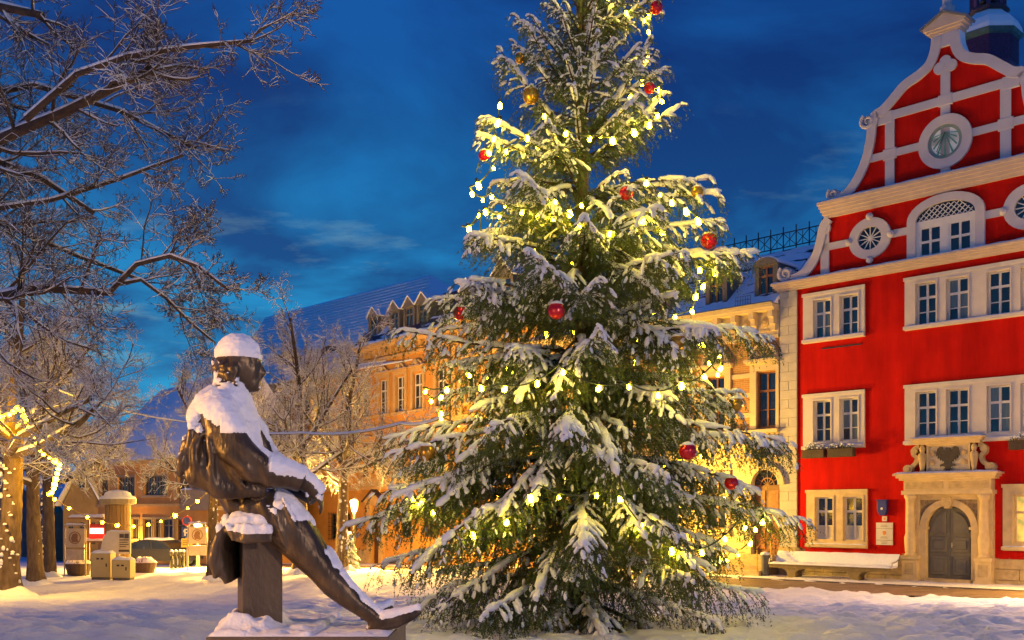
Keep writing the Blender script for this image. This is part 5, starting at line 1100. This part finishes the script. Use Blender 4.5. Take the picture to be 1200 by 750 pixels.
MB().box(px0, px1, -.42, .75, -SZ-.02, -.045).build('plinth', PLN, st, bevel=.012); MB().box(px0-.03, px1+.02, -.45, .78, -.044, 0).build('plinth_slab', PLN, st, bevel=.006)
gx_ = np.linspace(px0-.02, px1+.01, 90); gy_ = np.linspace(-.44, .77, 70); A_, B_ = np.meshgrid(gx_, gy_, indexing='ij'); pp = np.stack([A_.ravel(), B_.ravel()], 1)
ed = np.minimum(np.minimum(pp[:, 0]-px0+.02, px1+.01-pp[:, 0]), np.minimum(pp[:, 1]+.44, .77-pp[:, 1]))
hh_ = .65*(.030+.055*vnoise(pp*7, 6)+.045*vnoise(pp*17, 7)-.03)*np.clip(ed/.06, 0, 1)**.5+.07*np.exp(-(np.maximum(0, np.abs(pp[:, 0]+.06)-.16)/.05)**2-(np.maximum(0, np.abs(pp[:, 1]-.0)-.24)/.06)**2)*(.5+vnoise(pp*12, 9))*(np.hypot(pp[:, 0]+.06, pp[:, 1]) > .1)
hh_ = np.maximum(hh_*np.where(pp[:, 0] > .45, .35, 1), .002); nx_, ny_ = 90, 70; i_, j_ = np.meshgrid(np.arange(nx_-1), np.arange(ny_-1), indexing='ij'); a_ = (i_*ny_+j_).ravel()
link('plinth_snow', np_mesh('plinth_snow', np.c_[pp, hh_], np.stack([a_, a_+ny_, a_+ny_+1, a_+1], 1), SNOW), st)['kind'] = 'stuff'
# ------------------------------------------------------------------ bench before the town hall
FROZ = mat('bench_frame', (.20, .14, .055), .6, .15, 6)
def row_thing(name, u, v, lab, cat, group=None, rz=0):
    x, y = RED.world(u, -v); o = empty(name, (x, y, gz(y)+.05), RED.a+rz); tag(o, lab, cat, group); return o
u0, _ = RED.loc(908, 660, -1.1); u1, _ = RED.loc(1051, 660, -1.1)
be = row_thing('bench', (u0+u1)/2, 1.1, 'long snow covered bench against the red wall left of the portal', 'bench'); bl = (u1-u0)/2
for k in range(4): MB().box(-bl, bl, -.42+k*.125, -.31+k*.125, .42, .46).build('seat_slat', FROZ, be, bevel=.005)
for k in range(4): MB().box(-bl, bl, -.02, .02, 0, .085).build('back_slat', FROZ, be, loc=(0, .12+k*.035, .50+k*.10), rot=(R(-18), 0, 0), bevel=.005)
for x in (-bl+.9, bl-1.4):
    m = MB(); m.prism(sm([(x-.75, .33), (x-.35, .29), (x-.18, .16), (x-.15, .0), (x+.15, .0), (x+.18, .16), (x+.35, .29), (x+.75, .33)]), -.37, .10); m.build('support', FROZ, be)
for s in (-1, 1):
    MB().tube([(s*bl, .22, .80), (s*bl, -.02, .68), (s*bl, -.36, .64), (s*bl, -.40, .45)], .022, 7).build('armrest', mat('armrest_steel', (.4, .38, .36), .4, metal=.8), be)
MB().box(-bl, bl, -.40, -.30, .33, .415).build('front_rail', FROZ, be, bevel=.01)
snow_slab(be, -bl, bl, -.44, .10, .462, .07)
gx_ = np.linspace(-bl, bl, 70); gt = np.linspace(0, 1, 10); vv = []
for x in gx_:
    for t in gt: n_ = vnoise(np.array([[x*4, t*3.]]), 4)[0]; vv.append((x, .08+.17*t-.05*math.sin(t*math.pi)**.5-.015*n_, .50+.42*t+.02*n_*(t > .8)))
f_ = [(i*10+j, (i+1)*10+j, (i+1)*10+j+1, i*10+j+1) for i in range(69) for j in range(9)]
link('back_snow', np_mesh('back_snow', vv, f_, SNOW), be)
tb = row_thing('litter_bin', u0-.35, 1.2, 'small grey litter bin at the left end of the bench', 'bin')
MB().lathe([(.16, 0), (.17, .05), (.19, .72), (.20, .74), (.20, .78)], n=14).build('bin_body', mat('bin_grey', (.12, .11, .10), .6, .2), tb, smooth=False); MB().lathe([(.18, .78), (.17, .86), (.05, .90)], n=14).build('bin_snow', SNOW, tb, smooth=True)
# ------------------------------------------------------------------ street lamps
POST = mat('lamp_post_iron', (.035, .032, .03), .5, .2, metal=.5)
def street_lamp(loc, hgt, lab, power, col=(1, .55, .16), soft=.16, grp=None):
    o = empty('street_lamp', loc); tag(o, lab, 'street lamp', grp)
    MB().lathe([(.14, 0), (.14, .12), (.09, .2), (.075, .9), (.055, 1.0), (.05, hgt-.25), (.08, hgt-.2), (.05, hgt-.12)], n=12).build('post', POST, o, smooth=True)
    MB().lathe([(.09, hgt-.12), (.16, hgt+.26), (.165, hgt+.28)], n=6).build('lantern_glass', LAMPG, o)
    m = MB()
    for k in range(6): a = 2*math.pi*k/6; m.tube([(.10*math.cos(a), .10*math.sin(a), hgt-.12), (.175*math.cos(a), .175*math.sin(a), hgt+.28)], .010, 5)
    m.build('lantern_cage', POST, o)
    MB().lathe([(.20, hgt+.28), (.19, hgt+.31), (.10, hgt+.42), (.03, hgt+.46), (.03, hgt+.52), (.0, hgt+.54)], n=12).build('lantern_roof', POST, o); MB().lathe([(.19, hgt+.315), (.12, hgt+.44), (.0, hgt+.49)], n=12).build('snow', SNOW, o, smooth=True)
    ld = bpy.data.lights.new('lamp_light', 'POINT'); ld.energy = power; ld.color = col; ld.shadow_soft_size = soft
    lo_ = bpy.data.objects.new('lamp_light', ld); COL.objects.link(lo_); lo_.parent = o; lo_.location = (0, -.30, hgt+.05)
    return o
def gp(px, Z): x, y, _ = P(px, 600, Z); return (x, y, gz(y))
SOD = (1, .54, .09); WARM = (1, .66, .36)
street_lamp(gp(415, 46), 2.72, 'glowing street lamp in front of the orange building with a small fir', 6500, SOD)
street_lamp(gp(232, 47), 1.72, 'glowing street lamp beside the parking sign before the corner house', 13000, SOD)
street_lamp((*RED.world(-4.6, -2.2), gz(42)), 2.9, 'street lamp before the ochre bank, hidden behind the christmas tree', 2300, (1, .60, .06))
street_lamp((*RED.world(-17.5, -2.6), gz(54)), 2.9, 'added street lamp before the orange building, hidden behind the christmas tree boughs', 4000, SOD)  # unseen lamp added to brighten the orange facade
# added unseen lamps, stand-ins for the square's others, round and behind the photographer
street_lamp((*RED.world(12.5, -7.5), gz(24)), 4.2, 'added tall street lamp to the right of the picture before the town hall', 1300, (1, .62, .38))
street_lamp((*RED.world(11.6, -3.0), gz(29)), 2.7, 'added street lamp on the pavement to the right of the stone portal', 2000, (1, .55, .10))  # added out of view to throw golden light on the portal
street_lamp((*RED.world(6.2, -16.0), gz(22)), 5.0, 'tall street lamp right of the christmas tree', 200, (1, .62, .30)) if False else None
street_lamp((7.5, -1.5, 0), 4.8, 'added tall street lamp behind the photographer to the right', 1900, (1, .68, .54))
street_lamp((-5.5, -3.0, 0), 4.8, 'added tall street lamp behind the photographer to the left', 500, (1, .66, .52))
street_lamp((-7.2, 4.6, 0), 2.7, 'added street lamp left of the picture near the statue', 1500, (1, .48, .10))
street_lamp(gp(-45, 27.5), 3.4, 'added street lamp left of the picture beside the broad trunk', 650, SOD)  # added out of view to light the left trunks and crowns orange
# wall lamp on the corner house behind the advertising column
wl = LEF.root('wall_lamp'); wu, wz = LEF.loc(160, 637, -.25); tag(wl, 'wall lamp low on the corner house beside the column', 'wall lamp')
MB().box(wu-.12, wu+.12, -.12, -.005, wz-.15, wz+.15).build('bracket', POST, wl); MB().lathe([(.05, wz-.14), (.13, wz-.05), (.13, wz+.08), (.06, wz+.14)], wu, -.25, 12).build('lamp_globe', LAMPG, wl, smooth=True)
ld = bpy.data.lights.new('lamp_light', 'POINT'); ld.energy = 420; ld.color = (1, .5, .05); ld.shadow_soft_size = .15; lo_ = bpy.data.objects.new('lamp_light', ld); COL.objects.link(lo_); lo_.parent = wl; lo_.location = (wu, -.75, wz)
# ------------------------------------------------------------------ things at the far left of the square
CAB = mat('cabinet_paint', (.46, .36, .17), .6, .06, 3)
def cabinet(px0, px1, py0, py1, Z, lab):
    g = gp((px0+px1)/2, Z); w_ = (px1-px0)/1200*Z; h_ = (py1-py0)/1200*Z; o = empty('electric_cabinet', g, R(-4)); tag(o, lab, 'cabinet', 'electric cabinets by the column')
    MB().box(-w_/2+.03, w_/2-.03, -.19, .19, 0, .10).build('base', mat('cabinet_base', (.12, .10, .08), .8), o); MB().box(-w_/2, w_/2, -.22, .22, .10, h_).build('housing', CAB, o, bevel=.015)
    MB().box(-w_/2+.05, w_/2-.05, -.235, -.221, .15, h_-.08).build('door', CAB, o, bevel=.006); MB().box(w_/2-.16, w_/2-.12, -.26, -.236, h_*.5, h_*.5+.12).build('handle', GREYM, o)
    MB().box(-.14, -.04, -.242, -.236, h_-.22, h_-.16).build('vent', GREYM, o); MB().box(.02, .12, -.242, -.236, h_-.22, h_-.16).build('vent', GREYM, o)
    snow_slab(o, -w_/2, w_/2, -.23, .23, h_, .09)
cabinet(109, 133, 643, 674, 37, 'taller yellow electric cabinet left of the pair below the column')
cabinet(133.5, 156, 650, 674, 36.6, 'lower yellow electric cabinet right of the pair below the column')
ac = empty('advertising_column', gp(138, 39)); tag(ac, 'round wooden clad advertising column with a snowy cap', 'column'); cs = 39/1200
zt_ = (672-588)*cs
m = MB().lathe([(.50, 0), (.50, .2), (.44, .22), (.44, zt_)], n=20); m.build('column_core', mat('column_wood', (.26, .15, .05), .8, .0, 4, .3, col2=(.34, .21, .08), stretch=(6, 6, .3)), ac)
for k in range(22): a = 2*math.pi*k/22; MB().box(-.055, .055, -.012, .012, .22, zt_-.02).build('plank', MATS['column_wood'], ac, loc=(.452*math.cos(a), .452*math.sin(a), 0), rot=(0, 0, a+math.pi/2))
MB().lathe([(.46, zt_), (.66, zt_+.05), (.68, zt_+.20), (.60, zt_+.26), (.50, zt_+.30)], n=20).build('cap', mat('column_cap', (.30, .24, .14), .7), ac); MB().lathe([(.66, zt_+.205), (.64, zt_+.30), (.50, zt_+.36), (.46, zt_+.46), (.30, zt_+.54), (.0, zt_+.58)], n=20).build('snow', SNOW, ac, smooth=True)
pb = empty('poster_board', gp(139, 37.8), R(-4)); tag(pb, 'white poster board with photographs and text standing behind the cabinets', 'poster board')
ps = 37.8/1200; MB().prism([(-.72, .9), (.46, .9), (.46, 1.72), (-.42, 1.74), (-.58, 1.5)], -.03, .03).box(-.05, .05, -.03, .03, 0, .9).build('board', mat('poster_white', (.62, .55, .45), .5, .06), pb)
MB().box(.02, .43, -.036, -.031, .98, 1.68).build('poster', mat('poster_cream', (.55, .46, .30), .5, .1), pb)
for k, (x0, x1, z0, z1) in enumerate(((.05, .22, 1.50, 1.64), (.24, .40, 1.48, 1.65), (.05, .40, 1.40, 1.44), (.05, .36, 1.32, 1.35), (.05, .40, 1.24, 1.27), (.05, .30, 1.16, 1.19), (.02, .43, .98, 1.06))): MB().box(x0, x1, -.041, -.037, z0, z1).build('print_block', mat('print_dark', (.07, .055, .05), .5, .4, 9), pb)
snow_slab(pb, -.42, .46, -.05, .05, 1.73, .05)
def info_stand(px, Z, hgt, lab, ncol):
    o = empty('information_stand', gp(px, Z), R(-4)); tag(o, lab, 'sign', 'information stands on the square'); w_ = .42
    ST = mat('stand_steel', (.35, .30, .26), .45, metal=.6); m = MB(); m.tube([(-w_, 0, 0), (-w_, 0, hgt-.15), (-w_+.1, 0, hgt), (w_-.1, 0, hgt), (w_, 0, hgt-.15), (w_, 0, 0)], .03, 8); m.build('frame', ST, o)
    MB().box(-w_+.05, w_-.05, -.02, .02, hgt-.85, hgt-.12).build('panel', mat('stand_panel', (.50, .40, .28), .5, .1), o); MB().disc(0, hgt-.48, .24, .24, -.03, -.021, 18, hole=.86).build('emblem', mat('print_brown', (.22, .11, .05), .5), o); MB().prism([(-.10, hgt-.66), (-.15, hgt-.50), (-.08, hgt-.34), (.05, hgt-.30), (.13, hgt-.38), (.10, hgt-.50), (.14, hgt-.64)], -.035, -.021).build('emblem', mat('print_brown', (.22, .11, .05), .5), o)
    MB().box(-w_+.05, w_-.05, -.02, .02, hgt-1.35, hgt-.93).build('panel', mat('stand_panel_dark', ncol, .5, .2), o)
    for z_ in (hgt-1.08, hgt-1.18): MB().box(-.25, .22, -.026, -.021, z_-.02, z_+.02).build('print_line', mat('print_pale', (.45, .38, .3), .5), o)
    snow_slab(o, -w_, w_, -.05, .05, hgt+.02, .06)
info_stand(88, 39.5, 1.95, 'information stand with round emblem left of the red lit sign', (.45, .36, .30))
info_stand(231.5, 43.5, 2.0, 'information stand with round emblem under the left street lamp', (.09, .07, .05))
rl = empty('lit_red_sign', gp(112, 40), R(-4)); tag(rl, 'small glowing red and white sign under a snowy roof board', 'sign'); q = 40/1200
MB().box(-.20, .30, -.05, .05, 1.62, 1.84).build('sign_face', mat('sign_lit', (1, .8, .7), .4, 0, 1, emit=(1, .55, .40), estr=2.2), rl); MB().box(-.24, .34, -.04, .06, 1.44, 1.62).build('sign_foot', mat('sign_red', (.7, .02, .02), .4, 0, 1, emit=(1, .02, .01), estr=.9), rl)
MB().box(-.27, .37, .061, .08, 1.35, 2.0).build('sign_back', mat('sign_back', (.35, .02, .02), .5), rl)
MB().box(-.9, .4, -.25, .25, 1.28, 1.34).build('shelf', mat('shelf_wood', (.2, .1, .05), .7), rl); snow_slab(rl, -.9, .4, -.25, .25, 1.34, .09); MB().box(-.95, .5, -.35, .35, 2.20, 2.26).build('roof_board', MATS['shelf_wood'], rl); snow_slab(rl, -.95, .5, -.35, .35, 2.26, .10)
MB().box(-.46, -.36, -.05, .05, 0, 1.279).box(-.36, -.30, .10, .16, 0, 2.199).build('post', MATS['shelf_wood'], rl); MB().box(.42, .48, .10, .16, 0, 2.199).build('post', MATS['shelf_wood'], rl)
def planter(px, Z, lab, w_):
    o = empty('planter', gp(px, Z)); tag(o, lab, 'planter', 'planters on the square'); MB().lathe([(w_*.7, 0), (w_*.8, .05), (w_, .42), (w_*1.03, .46), (w_*.95, .46)], n=18).build('tub', mat('planter_stone', (.10, .06, .045), .8, .2), o)
    rg = random.Random(int(px)); m = MB()
    for k in range(60): a = rg.uniform(0, 6.28); r_ = w_*.9*math.sqrt(rg.random()); x, y = r_*math.cos(a), r_*math.sin(a); h_ = rg.uniform(.08, .34)*(1-.5*r_/w_); m.tube([(x, y, .42), (x*1.1+rg.uniform(-.05, .05), y*1.1, .44+h_)], [.014, .006], 4)
    m.build('plant', LEAFD, o, fixn=False)
    n_ = 16; v = [(0, 0, .66)]; f = []
    for i in range(1, 6):
        for k in range(n_): a = 2*math.pi*k/n_; r_ = w_*i/5; v.append((r_*math.cos(a), r_*math.sin(a), .46+.2*(1-(i/5)**2)+.08*rg.uniform(-1, 1)*(i < 5)))
    f += [(0, 1+k, 1+(k+1) % n_, 1+(k+1) % n_) for k in range(n_)]
    m = MB(); m.v = v; m.f = [(0, 1+k, 1+(k+1) % n_) for k in range(n_)]+[(1+(i-1)*n_+k, 1+i*n_+k, 1+i*n_+(k+1) % n_, 1+(i-1)*n_+(k+1) % n_) for i in range(1, 5) for k in range(n_)]; m.m = [0]*len(m.f); m.build('snow', SNOW, o, smooth=True)
planter(92, 40, 'snow filled planter left of the yellow cabinets', .5); planter(169, 41, 'snow filled planter between the cabinets and the parked car', .48)
# parking sign and no-stopping disc on one post
pk = empty('parking_sign', gp(219, 44), R(-6)); tag(pk, 'blue parking sign with yellow plate below a round sign', 'sign'); MB().tube([(0, .03, 0), (0, .03, 2.35)], .03, 8).build('post', mat('galvanised', (.4, .38, .36), .5, metal=.6), pk)
MB().disc(0, 2.12, .22, .22, -.03, .0, 20).build('round_sign', mat('sign_red_ring', (.45, .05, .03), .5), pk); MB().disc(0, 2.12, .16, .16, -.035, -.0301, 20).build('round_sign_field', mat('sign_blue', (.02, .04, .22), .5), pk)
MB().box(-.22, .22, -.03, 0, 1.42, 1.84).build('parking_board', mat('sign_blue', (0, 0, 0)), pk); m = MB(); m.box(-.10, -.04, -.036, -.0301, 1.48, 1.78); m.disc(-.02, 1.68, .12, .10, -.036, -.0301, 16, hole=.5); m.build('letter_p', mat('sign_white', (.75, .72, .68), .5), pk); MB().box(-.24, .24, -.03, 0, .98, 1.36).build('yellow_plate', mat('sign_yellow', (.60, .42, .08), .5), pk)
for z_ in (1.26, 1.18, 1.10): MB().box(-.17, .15, -.035, -.0301, z_-.015, z_+.015).build('print_line', mat('print_dark', (0, 0, 0)), pk)
# parked car
car = empty('parked_car', gp(188, 54), R(172)); tag(car, 'dark parked hatchback with snow on it behind the planter', 'car')
CARP = mat('dark_car_paint', (.02, .018, .018), .25, .2, spec=.8)
prof = [(-2.0, .35), (-2.05, .62), (-1.95, .80), (-1.1, .92), (-.55, 1.36), (.75, 1.42), (1.55, 1.05), (1.95, .95), (2.0, .55), (1.95, .32)]
m = MB(); m.prism(sm(prof, 3)+[(-2.0, .35)][:0], -.82, .82); m.build('body', CARP, car, bevel=.0)
m = MB(); m.prism([(-.95, .95), (-.50, 1.31), (.05, 1.35), (.05, .95)], -.835, .835); m.build('side_window', GLASS, car); m = MB(); m.prism([(.12, .95), (.12, 1.35), (.70, 1.36), (1.30, 1.08), (1.3, .95)], -.835, .835); m.build('side_window', GLASS, car)
for x in (-1.3, 1.3):
    for s in (-1, 1):
        wh = MB().lathe([(.31, -.10), (.32, 0), (.31, .10)], n=18).build('wheel', mat('tyre', (.015, .015, .015), .8), car, loc=(x, s*.78, .31), rot=(R(90), 0, 0)); MB().lathe([(.19, -.11), (.20, 0), (.19, .11)], n=14).build('rim', mat('rim_alloy', (.4, .4, .4), .35, metal=.8), wh)
for s in (-1, 1):
    MB().box(1.93, 2.02, s*.7-.1, s*.7+.1, .66, .82).build('tail_light', mat('tail_red', (.4, .01, .01), .3), car); MB().box(-2.06, -1.95, s*.62-.14, s*.62+.14, .62, .76).build('headlight', mat('head_clear', (.6, .6, .6), .15), car)
snow_slab(car, -.5, .72, -.7, .7, 1.40, .10)
# bollards
for k, px_ in enumerate((201, 206, 211, 215)):
    o = empty('bollard', gp(px_, 45)); tag(o, ('leftmost', 'second', 'third', 'rightmost')[k]+' of the four short bollards right of the parked car', 'bollard', 'bollards by the corner house'); MB().lathe([(.07, 0), (.07, .55), (.05, .58), (.05, .64), (.08, .68), (.08, .78), (.0, .84)], n=10).build('shaft', POST, o, smooth=True); MB().lathe([(.08, .78), (.06, .86), (.0, .89)], n=10).build('snow_cap', SNOW, o, smooth=True)
# small snowy fir under the lamp
sf = empty('small_fir', gp(410, 45.2)); tag(sf, 'small snowy fir standing at the foot of the street lamp', 'tree'); MB().tube([(0, 0, 0), (.02, 0, 1.7)], [.05, .01], 6).build('trunk', BARK, sf)
rg = np.random.RandomState(9); Ax = []; 
for k in range(150): h_ = rg.uniform(.08, 1.65); l_ = .62*(1-h_/1.8)*rg.uniform(.7, 1.1); a = rg.uniform(0, 6.28); p0 = np.array([0, 0, h_]); p1 = p0+np.array([l_*math.cos(a)*.5, l_*math.sin(a)*.5, .02]); p2 = p0+np.array([l_*math.cos(a), l_*math.sin(a), -.12]); Ax.append([p0, (p0+p1)/2, p1, (p1+p2)/2, p2])
Ax = np.array(Ax); 
vn = []; 
for pth in Ax:
    for q in range(70): s_ = rg.rand()*3.99; i_ = int(s_); p = pth[i_]+(pth[i_+1]-pth[i_])*(s_-i_); d_ = rg.normal(0, 1, 3); d_ /= np.linalg.norm(d_); w_ = np.cross(d_, rg.normal(0, 1, 3)); w_ *= .008/np.linalg.norm(w_); vn += [p-w_, p+w_, p+d_*.085]
link('crown', np_mesh('crown', vn, np.arange(len(vn)).reshape(-1, 3), NEED, smooth=False), sf)
sp = Ax.copy(); sp[:, :, 2] += .03; v_, f_ = tubes(sp, np.broadcast_to(np.array([.02, .04, .05, .05, .02]), (150, 5)).copy()*rg.uniform(.5, 1.2, (150, 1)), 5); link('snow', np_mesh('snow', v_, f_, SNOW), sf)['kind'] = 'stuff'
# ------------------------------------------------------------------ light strings and baubles
BM = MB().lathe([(.0, -.036), (.022, -.030), (.030, -.010), (.030, .010), (.022, .032), (.016, .050), (.0, .052)], n=10).mesh('bulb', BULB, True)
GM = MB().lathe([(.0, -.06), (.045, -.045), (.062, 0), (.045, .045), (.0, .06)], n=10).mesh('bulb', GULB, True)
SOCK = MB().lathe([(.018, .05), (.02, .055), (.02, .095), (.012, .10)], n=8).mesh('socket', CABLE, False)
def string(name, pts, lab, cat, spacing, bm_, rad, cmat, group=None, drop=.06, sock=True, snow=0):
    pts = np.array(pts); o = empty(name, tuple(pts[0])); tag(o, lab, cat, group); pts = pts-pts[0]
    m = MB(); m.tube([tuple(p) for p in pts], rad, 6); m.build('cable', cmat, o, smooth=True)
    d = np.r_[0, np.cumsum(np.linalg.norm(np.diff(pts, axis=0), axis=1))]
    if snow: m = MB(); m.tube([tuple(p+np.array([0, 0, rad+snow*.5])) for p in pts], snow, 6); m.build('cable_snow', SNOW, o, smooth=True)
    if spacing:
        for s in np.arange(spacing*.5, d[-1], spacing):
            s = s+random.uniform(-.1, .1)*spacing
            p = np.array([np.interp(s, d, pts[:, k]) for k in range(3)]); b = link('bulb', bm_, o, (p[0], p[1], p[2]-drop), (random.uniform(-.4, .4), random.uniform(-.4, .4), 0))
            b.scale = (random.choice((.65, .8, 1, 1, 1.25)),)*3
            if sock: link('socket', SOCK, b)
    return o
def sagged(anchors, sag, n=9):
    out = []
    for a, b in zip(anchors[:-1], anchors[1:]):
        a = np.array(a); b = np.array(b); L_ = np.linalg.norm(b-a)
        for k in range(n): t = k/n; p = a+(b-a)*t; p[2] -= sag*L_*4*t*(1-t)*.25; out.append(p)
    return out+[np.array(anchors[-1])]
def on_tree(h, az, k=.93): r_ = r_env(h)*k; return np.array([XT[0]+.011*h+r_*math.cos(az), XT[1]+r_*math.sin(az), XT[2]+h-.10*r_])
names = ('lowest', 'second lowest', 'middle', 'second highest', 'highest')
turns = [(1.5, 2.9, .4), (2.9, 4.6, 1.2), (4.5, 6.3, 2.6), (6.0, 8.2, .9), (7.8, 11.0, 2.2)]
rq = np.random.RandomState(17)
for k, (h0, h1, a0) in enumerate(turns):
    n_ = 17 if k < 3 else 13; A = []
    for j in range(n_+1):
        t = j/n_; hh = h0+(h1-h0)*t+rq.uniform(-.42, .42); A.append(on_tree(hh, a0+2*math.pi*t*(1 if k % 2 else -1), rq.uniform(.84, 1.0)))
    string('light_string', sagged(A, .55), names[k]+' light string wound round the christmas tree', 'string lights', .47 if k < 3 else .38, BM, .011, mat('tree_cable', (.05, .07, .03), .6), 'light strings on the christmas tree')
# loose string hanging between upper boughs
for pts, lab in (([(587, 112), (583, 140), (576, 168), (572, 176)], 'short light string hanging free on the upper left of the tree'), ([(752, 205), (775, 225), (800, 240), (828, 262)], 'short light string across the upper right boughs'),
                 ([(690, 230), (662, 250), (640, 252), (622, 247)], 'thin light string sagging between the two centre boughs')):
    string('light_string', sagged([np.array(P(a, b, 14.2)) for a, b in pts], .1), lab, 'string lights', .22, BM, .007, mat('tree_cable', (0, 0, 0)), 'light strings on the christmas tree')
# baubles, each hung below a bough near the place seen in the photograph
RB = mat('red_bauble', (.55, .006, .010), .12, .1, 2, spec=.9, metal=.35); GB = mat('gold_bauble', (.55, .30, .04), .22, .15, 2, metal=.7); CAPM = mat('bauble_cap', (.6, .45, .2), .3, metal=.9)
allax = np.concatenate([t[3][4:] for t in TIPS])
def bauble(px, py, col, rad, lab, Z=None):
    # depth: nearest bough point on that line of sight
    sx = 600+allax[:, 0]/allax[:, 1]*1200; sy = 600-(allax[:, 2]-CAM_H)/allax[:, 1]*1200
    if Z is None:
        dd = np.hypot(sx-px, (sy-(py-14))*.8)+3.5*(allax[:, 1]-12); Z = float(allax[np.argmin(dd), 1])-.10
    tp = np.array(P(px, py, Z))+np.array([0, 0, rad+.12]); gap = np.linalg.norm(allax-tp, axis=1).min()
    if gap > .22:                                  # the bough it hangs from
        hb = tp[2]-XT[2]; dxy = tp[:2]-XT[:2]-np.array([.011*hb, 0]); Lb = float(np.hypot(*dxy))+.12; up_ = 4 if hb < 7 else 16
        me, sn, ax = bough(hb-Lb*math.tan(R(up_))*.9, math.atan2(dxy[1], dxy[0]), Lb/math.cos(R(up_)), up_, up_, .6, 12000+int(px)); bo = link('bough', me, xm); s_ = link('snow', sn, bo); s_['kind'] = 'stuff'
    o = empty('bauble', P(px, py, Z)); tag(o, lab, 'bauble', ('red' if col is RB else 'gold')+' baubles on the christmas tree')
    MB().lathe([(rad*math.sin(math.pi*i/14)+1e-4, -rad*math.cos(math.pi*i/14)) for i in range(15)], n=20).build('ball', col, o, smooth=True)
    MB().lathe([(rad*.22, rad*.96), (rad*.22, rad*1.12), (rad*.1, rad*1.16)], n=10).build('cap', CAPM, o); MB().tube([(0, 0, rad*1.1), (.01, 0, rad*1.1+.10)], .004, 5).build('hook', CABLE, o)
    MB().lathe([(rad*math.sin(t)*1.03+1e-4, rad*math.cos(t)*1.03+.012) for t in np.linspace(.95, 0, 6)], n=16).build('snow', SNOW, o, smooth=True)
for px, py, c, r_, lab in [(540, 367, RB, .115, 'red bauble on the bough tip at middle left of the tree'), (652, 364, RB, .115, 'red bauble hanging before the centre of the tree, under a snowy tip'), (734, 226, RB, .10, 'red bauble right of the trunk in the upper tree'),
        (831, 282, RB, .125, 'large red bauble beside the bright star of light at upper right'), (806, 529, RB, .115, 'red bauble under the snowy bough at lower right'), (857, 566, RB, .10, 'red bauble half under the lowest right bough beside the bank door'),
        (761, 103, RB, .085, 'red bauble on the lone twig at upper right against sky'), (769, 9, RB, .095, 'red bauble at the very top edge of the picture'), (567, 182, RB, .08, 'small red bauble on the upper left bough tip'), (628, 86+400, RB, .10, 'red bauble deep in the left centre boughs'),
        (622, 112, GB, .125, 'large gold bauble with a snow cap on the upper left'), (609, 68, GB, .08, 'small gold bauble near the top left of the tree'), (817, 225, GB, .09, 'gold bauble near the upper right tip'), (795, 402, GB, .12, 'gold bauble on the right side at mid height'), (862, 474, GB, .12, 'pale gold bauble under the snowy bough before the bank window'), (500, 440+90, GB, .12, 'gold bauble under the long left bough')]:
    bauble(px, py, c, r_, lab)
# garland on the leftmost trees and across to the tree behind the statue
def W(l, z0, z1): return [np.array(P(a, b, z0+(z1-z0)*i/(len(l)-1))) for i, (a, b) in enumerate(l)]
GC = mat('garland_cable', (.30, .20, .06), .6)
string('light_garland', sagged(W([(-60, 470), (0, 486), (14, 482), (22, 474)], 28.3, 28.3), .1), 'thick bright garland at the left edge round the broad trunk', 'string lights', .15, GM, .02, GC, 'garlands on the bare trees', sock=False)
string('light_garland', sagged(W([(24, 474), (34, 500), (48, 528), (70, 541), (66, 556), (62, 574), (54, 578)], 28.3, 29.5), .05), 'bright garland trailing down from the broad trunk to the next tree', 'string lights', .17, GM, .02, GC, 'garlands on the bare trees', sock=False)
string('light_garland', sagged(W([(54, 577), (247, 573)], 29.5, 36.2), .62, 24), 'light garland swagged across before the corner house to the statue', 'string lights', .66, GM, .015, GC, 'garlands on the bare trees', sock=False, drop=.02)
string('snowy_cable', sagged(W([(55, 452), (232, 496)], 30, 26), .10, 14)+sagged(W([(232, 496), (355, 508), (470, 497), (525, 486)], 26, 17), .10, 12), 'snow covered cable hanging between the trees behind the statue', 'cable', 0, GM, .012, CABLE, snow=.028)
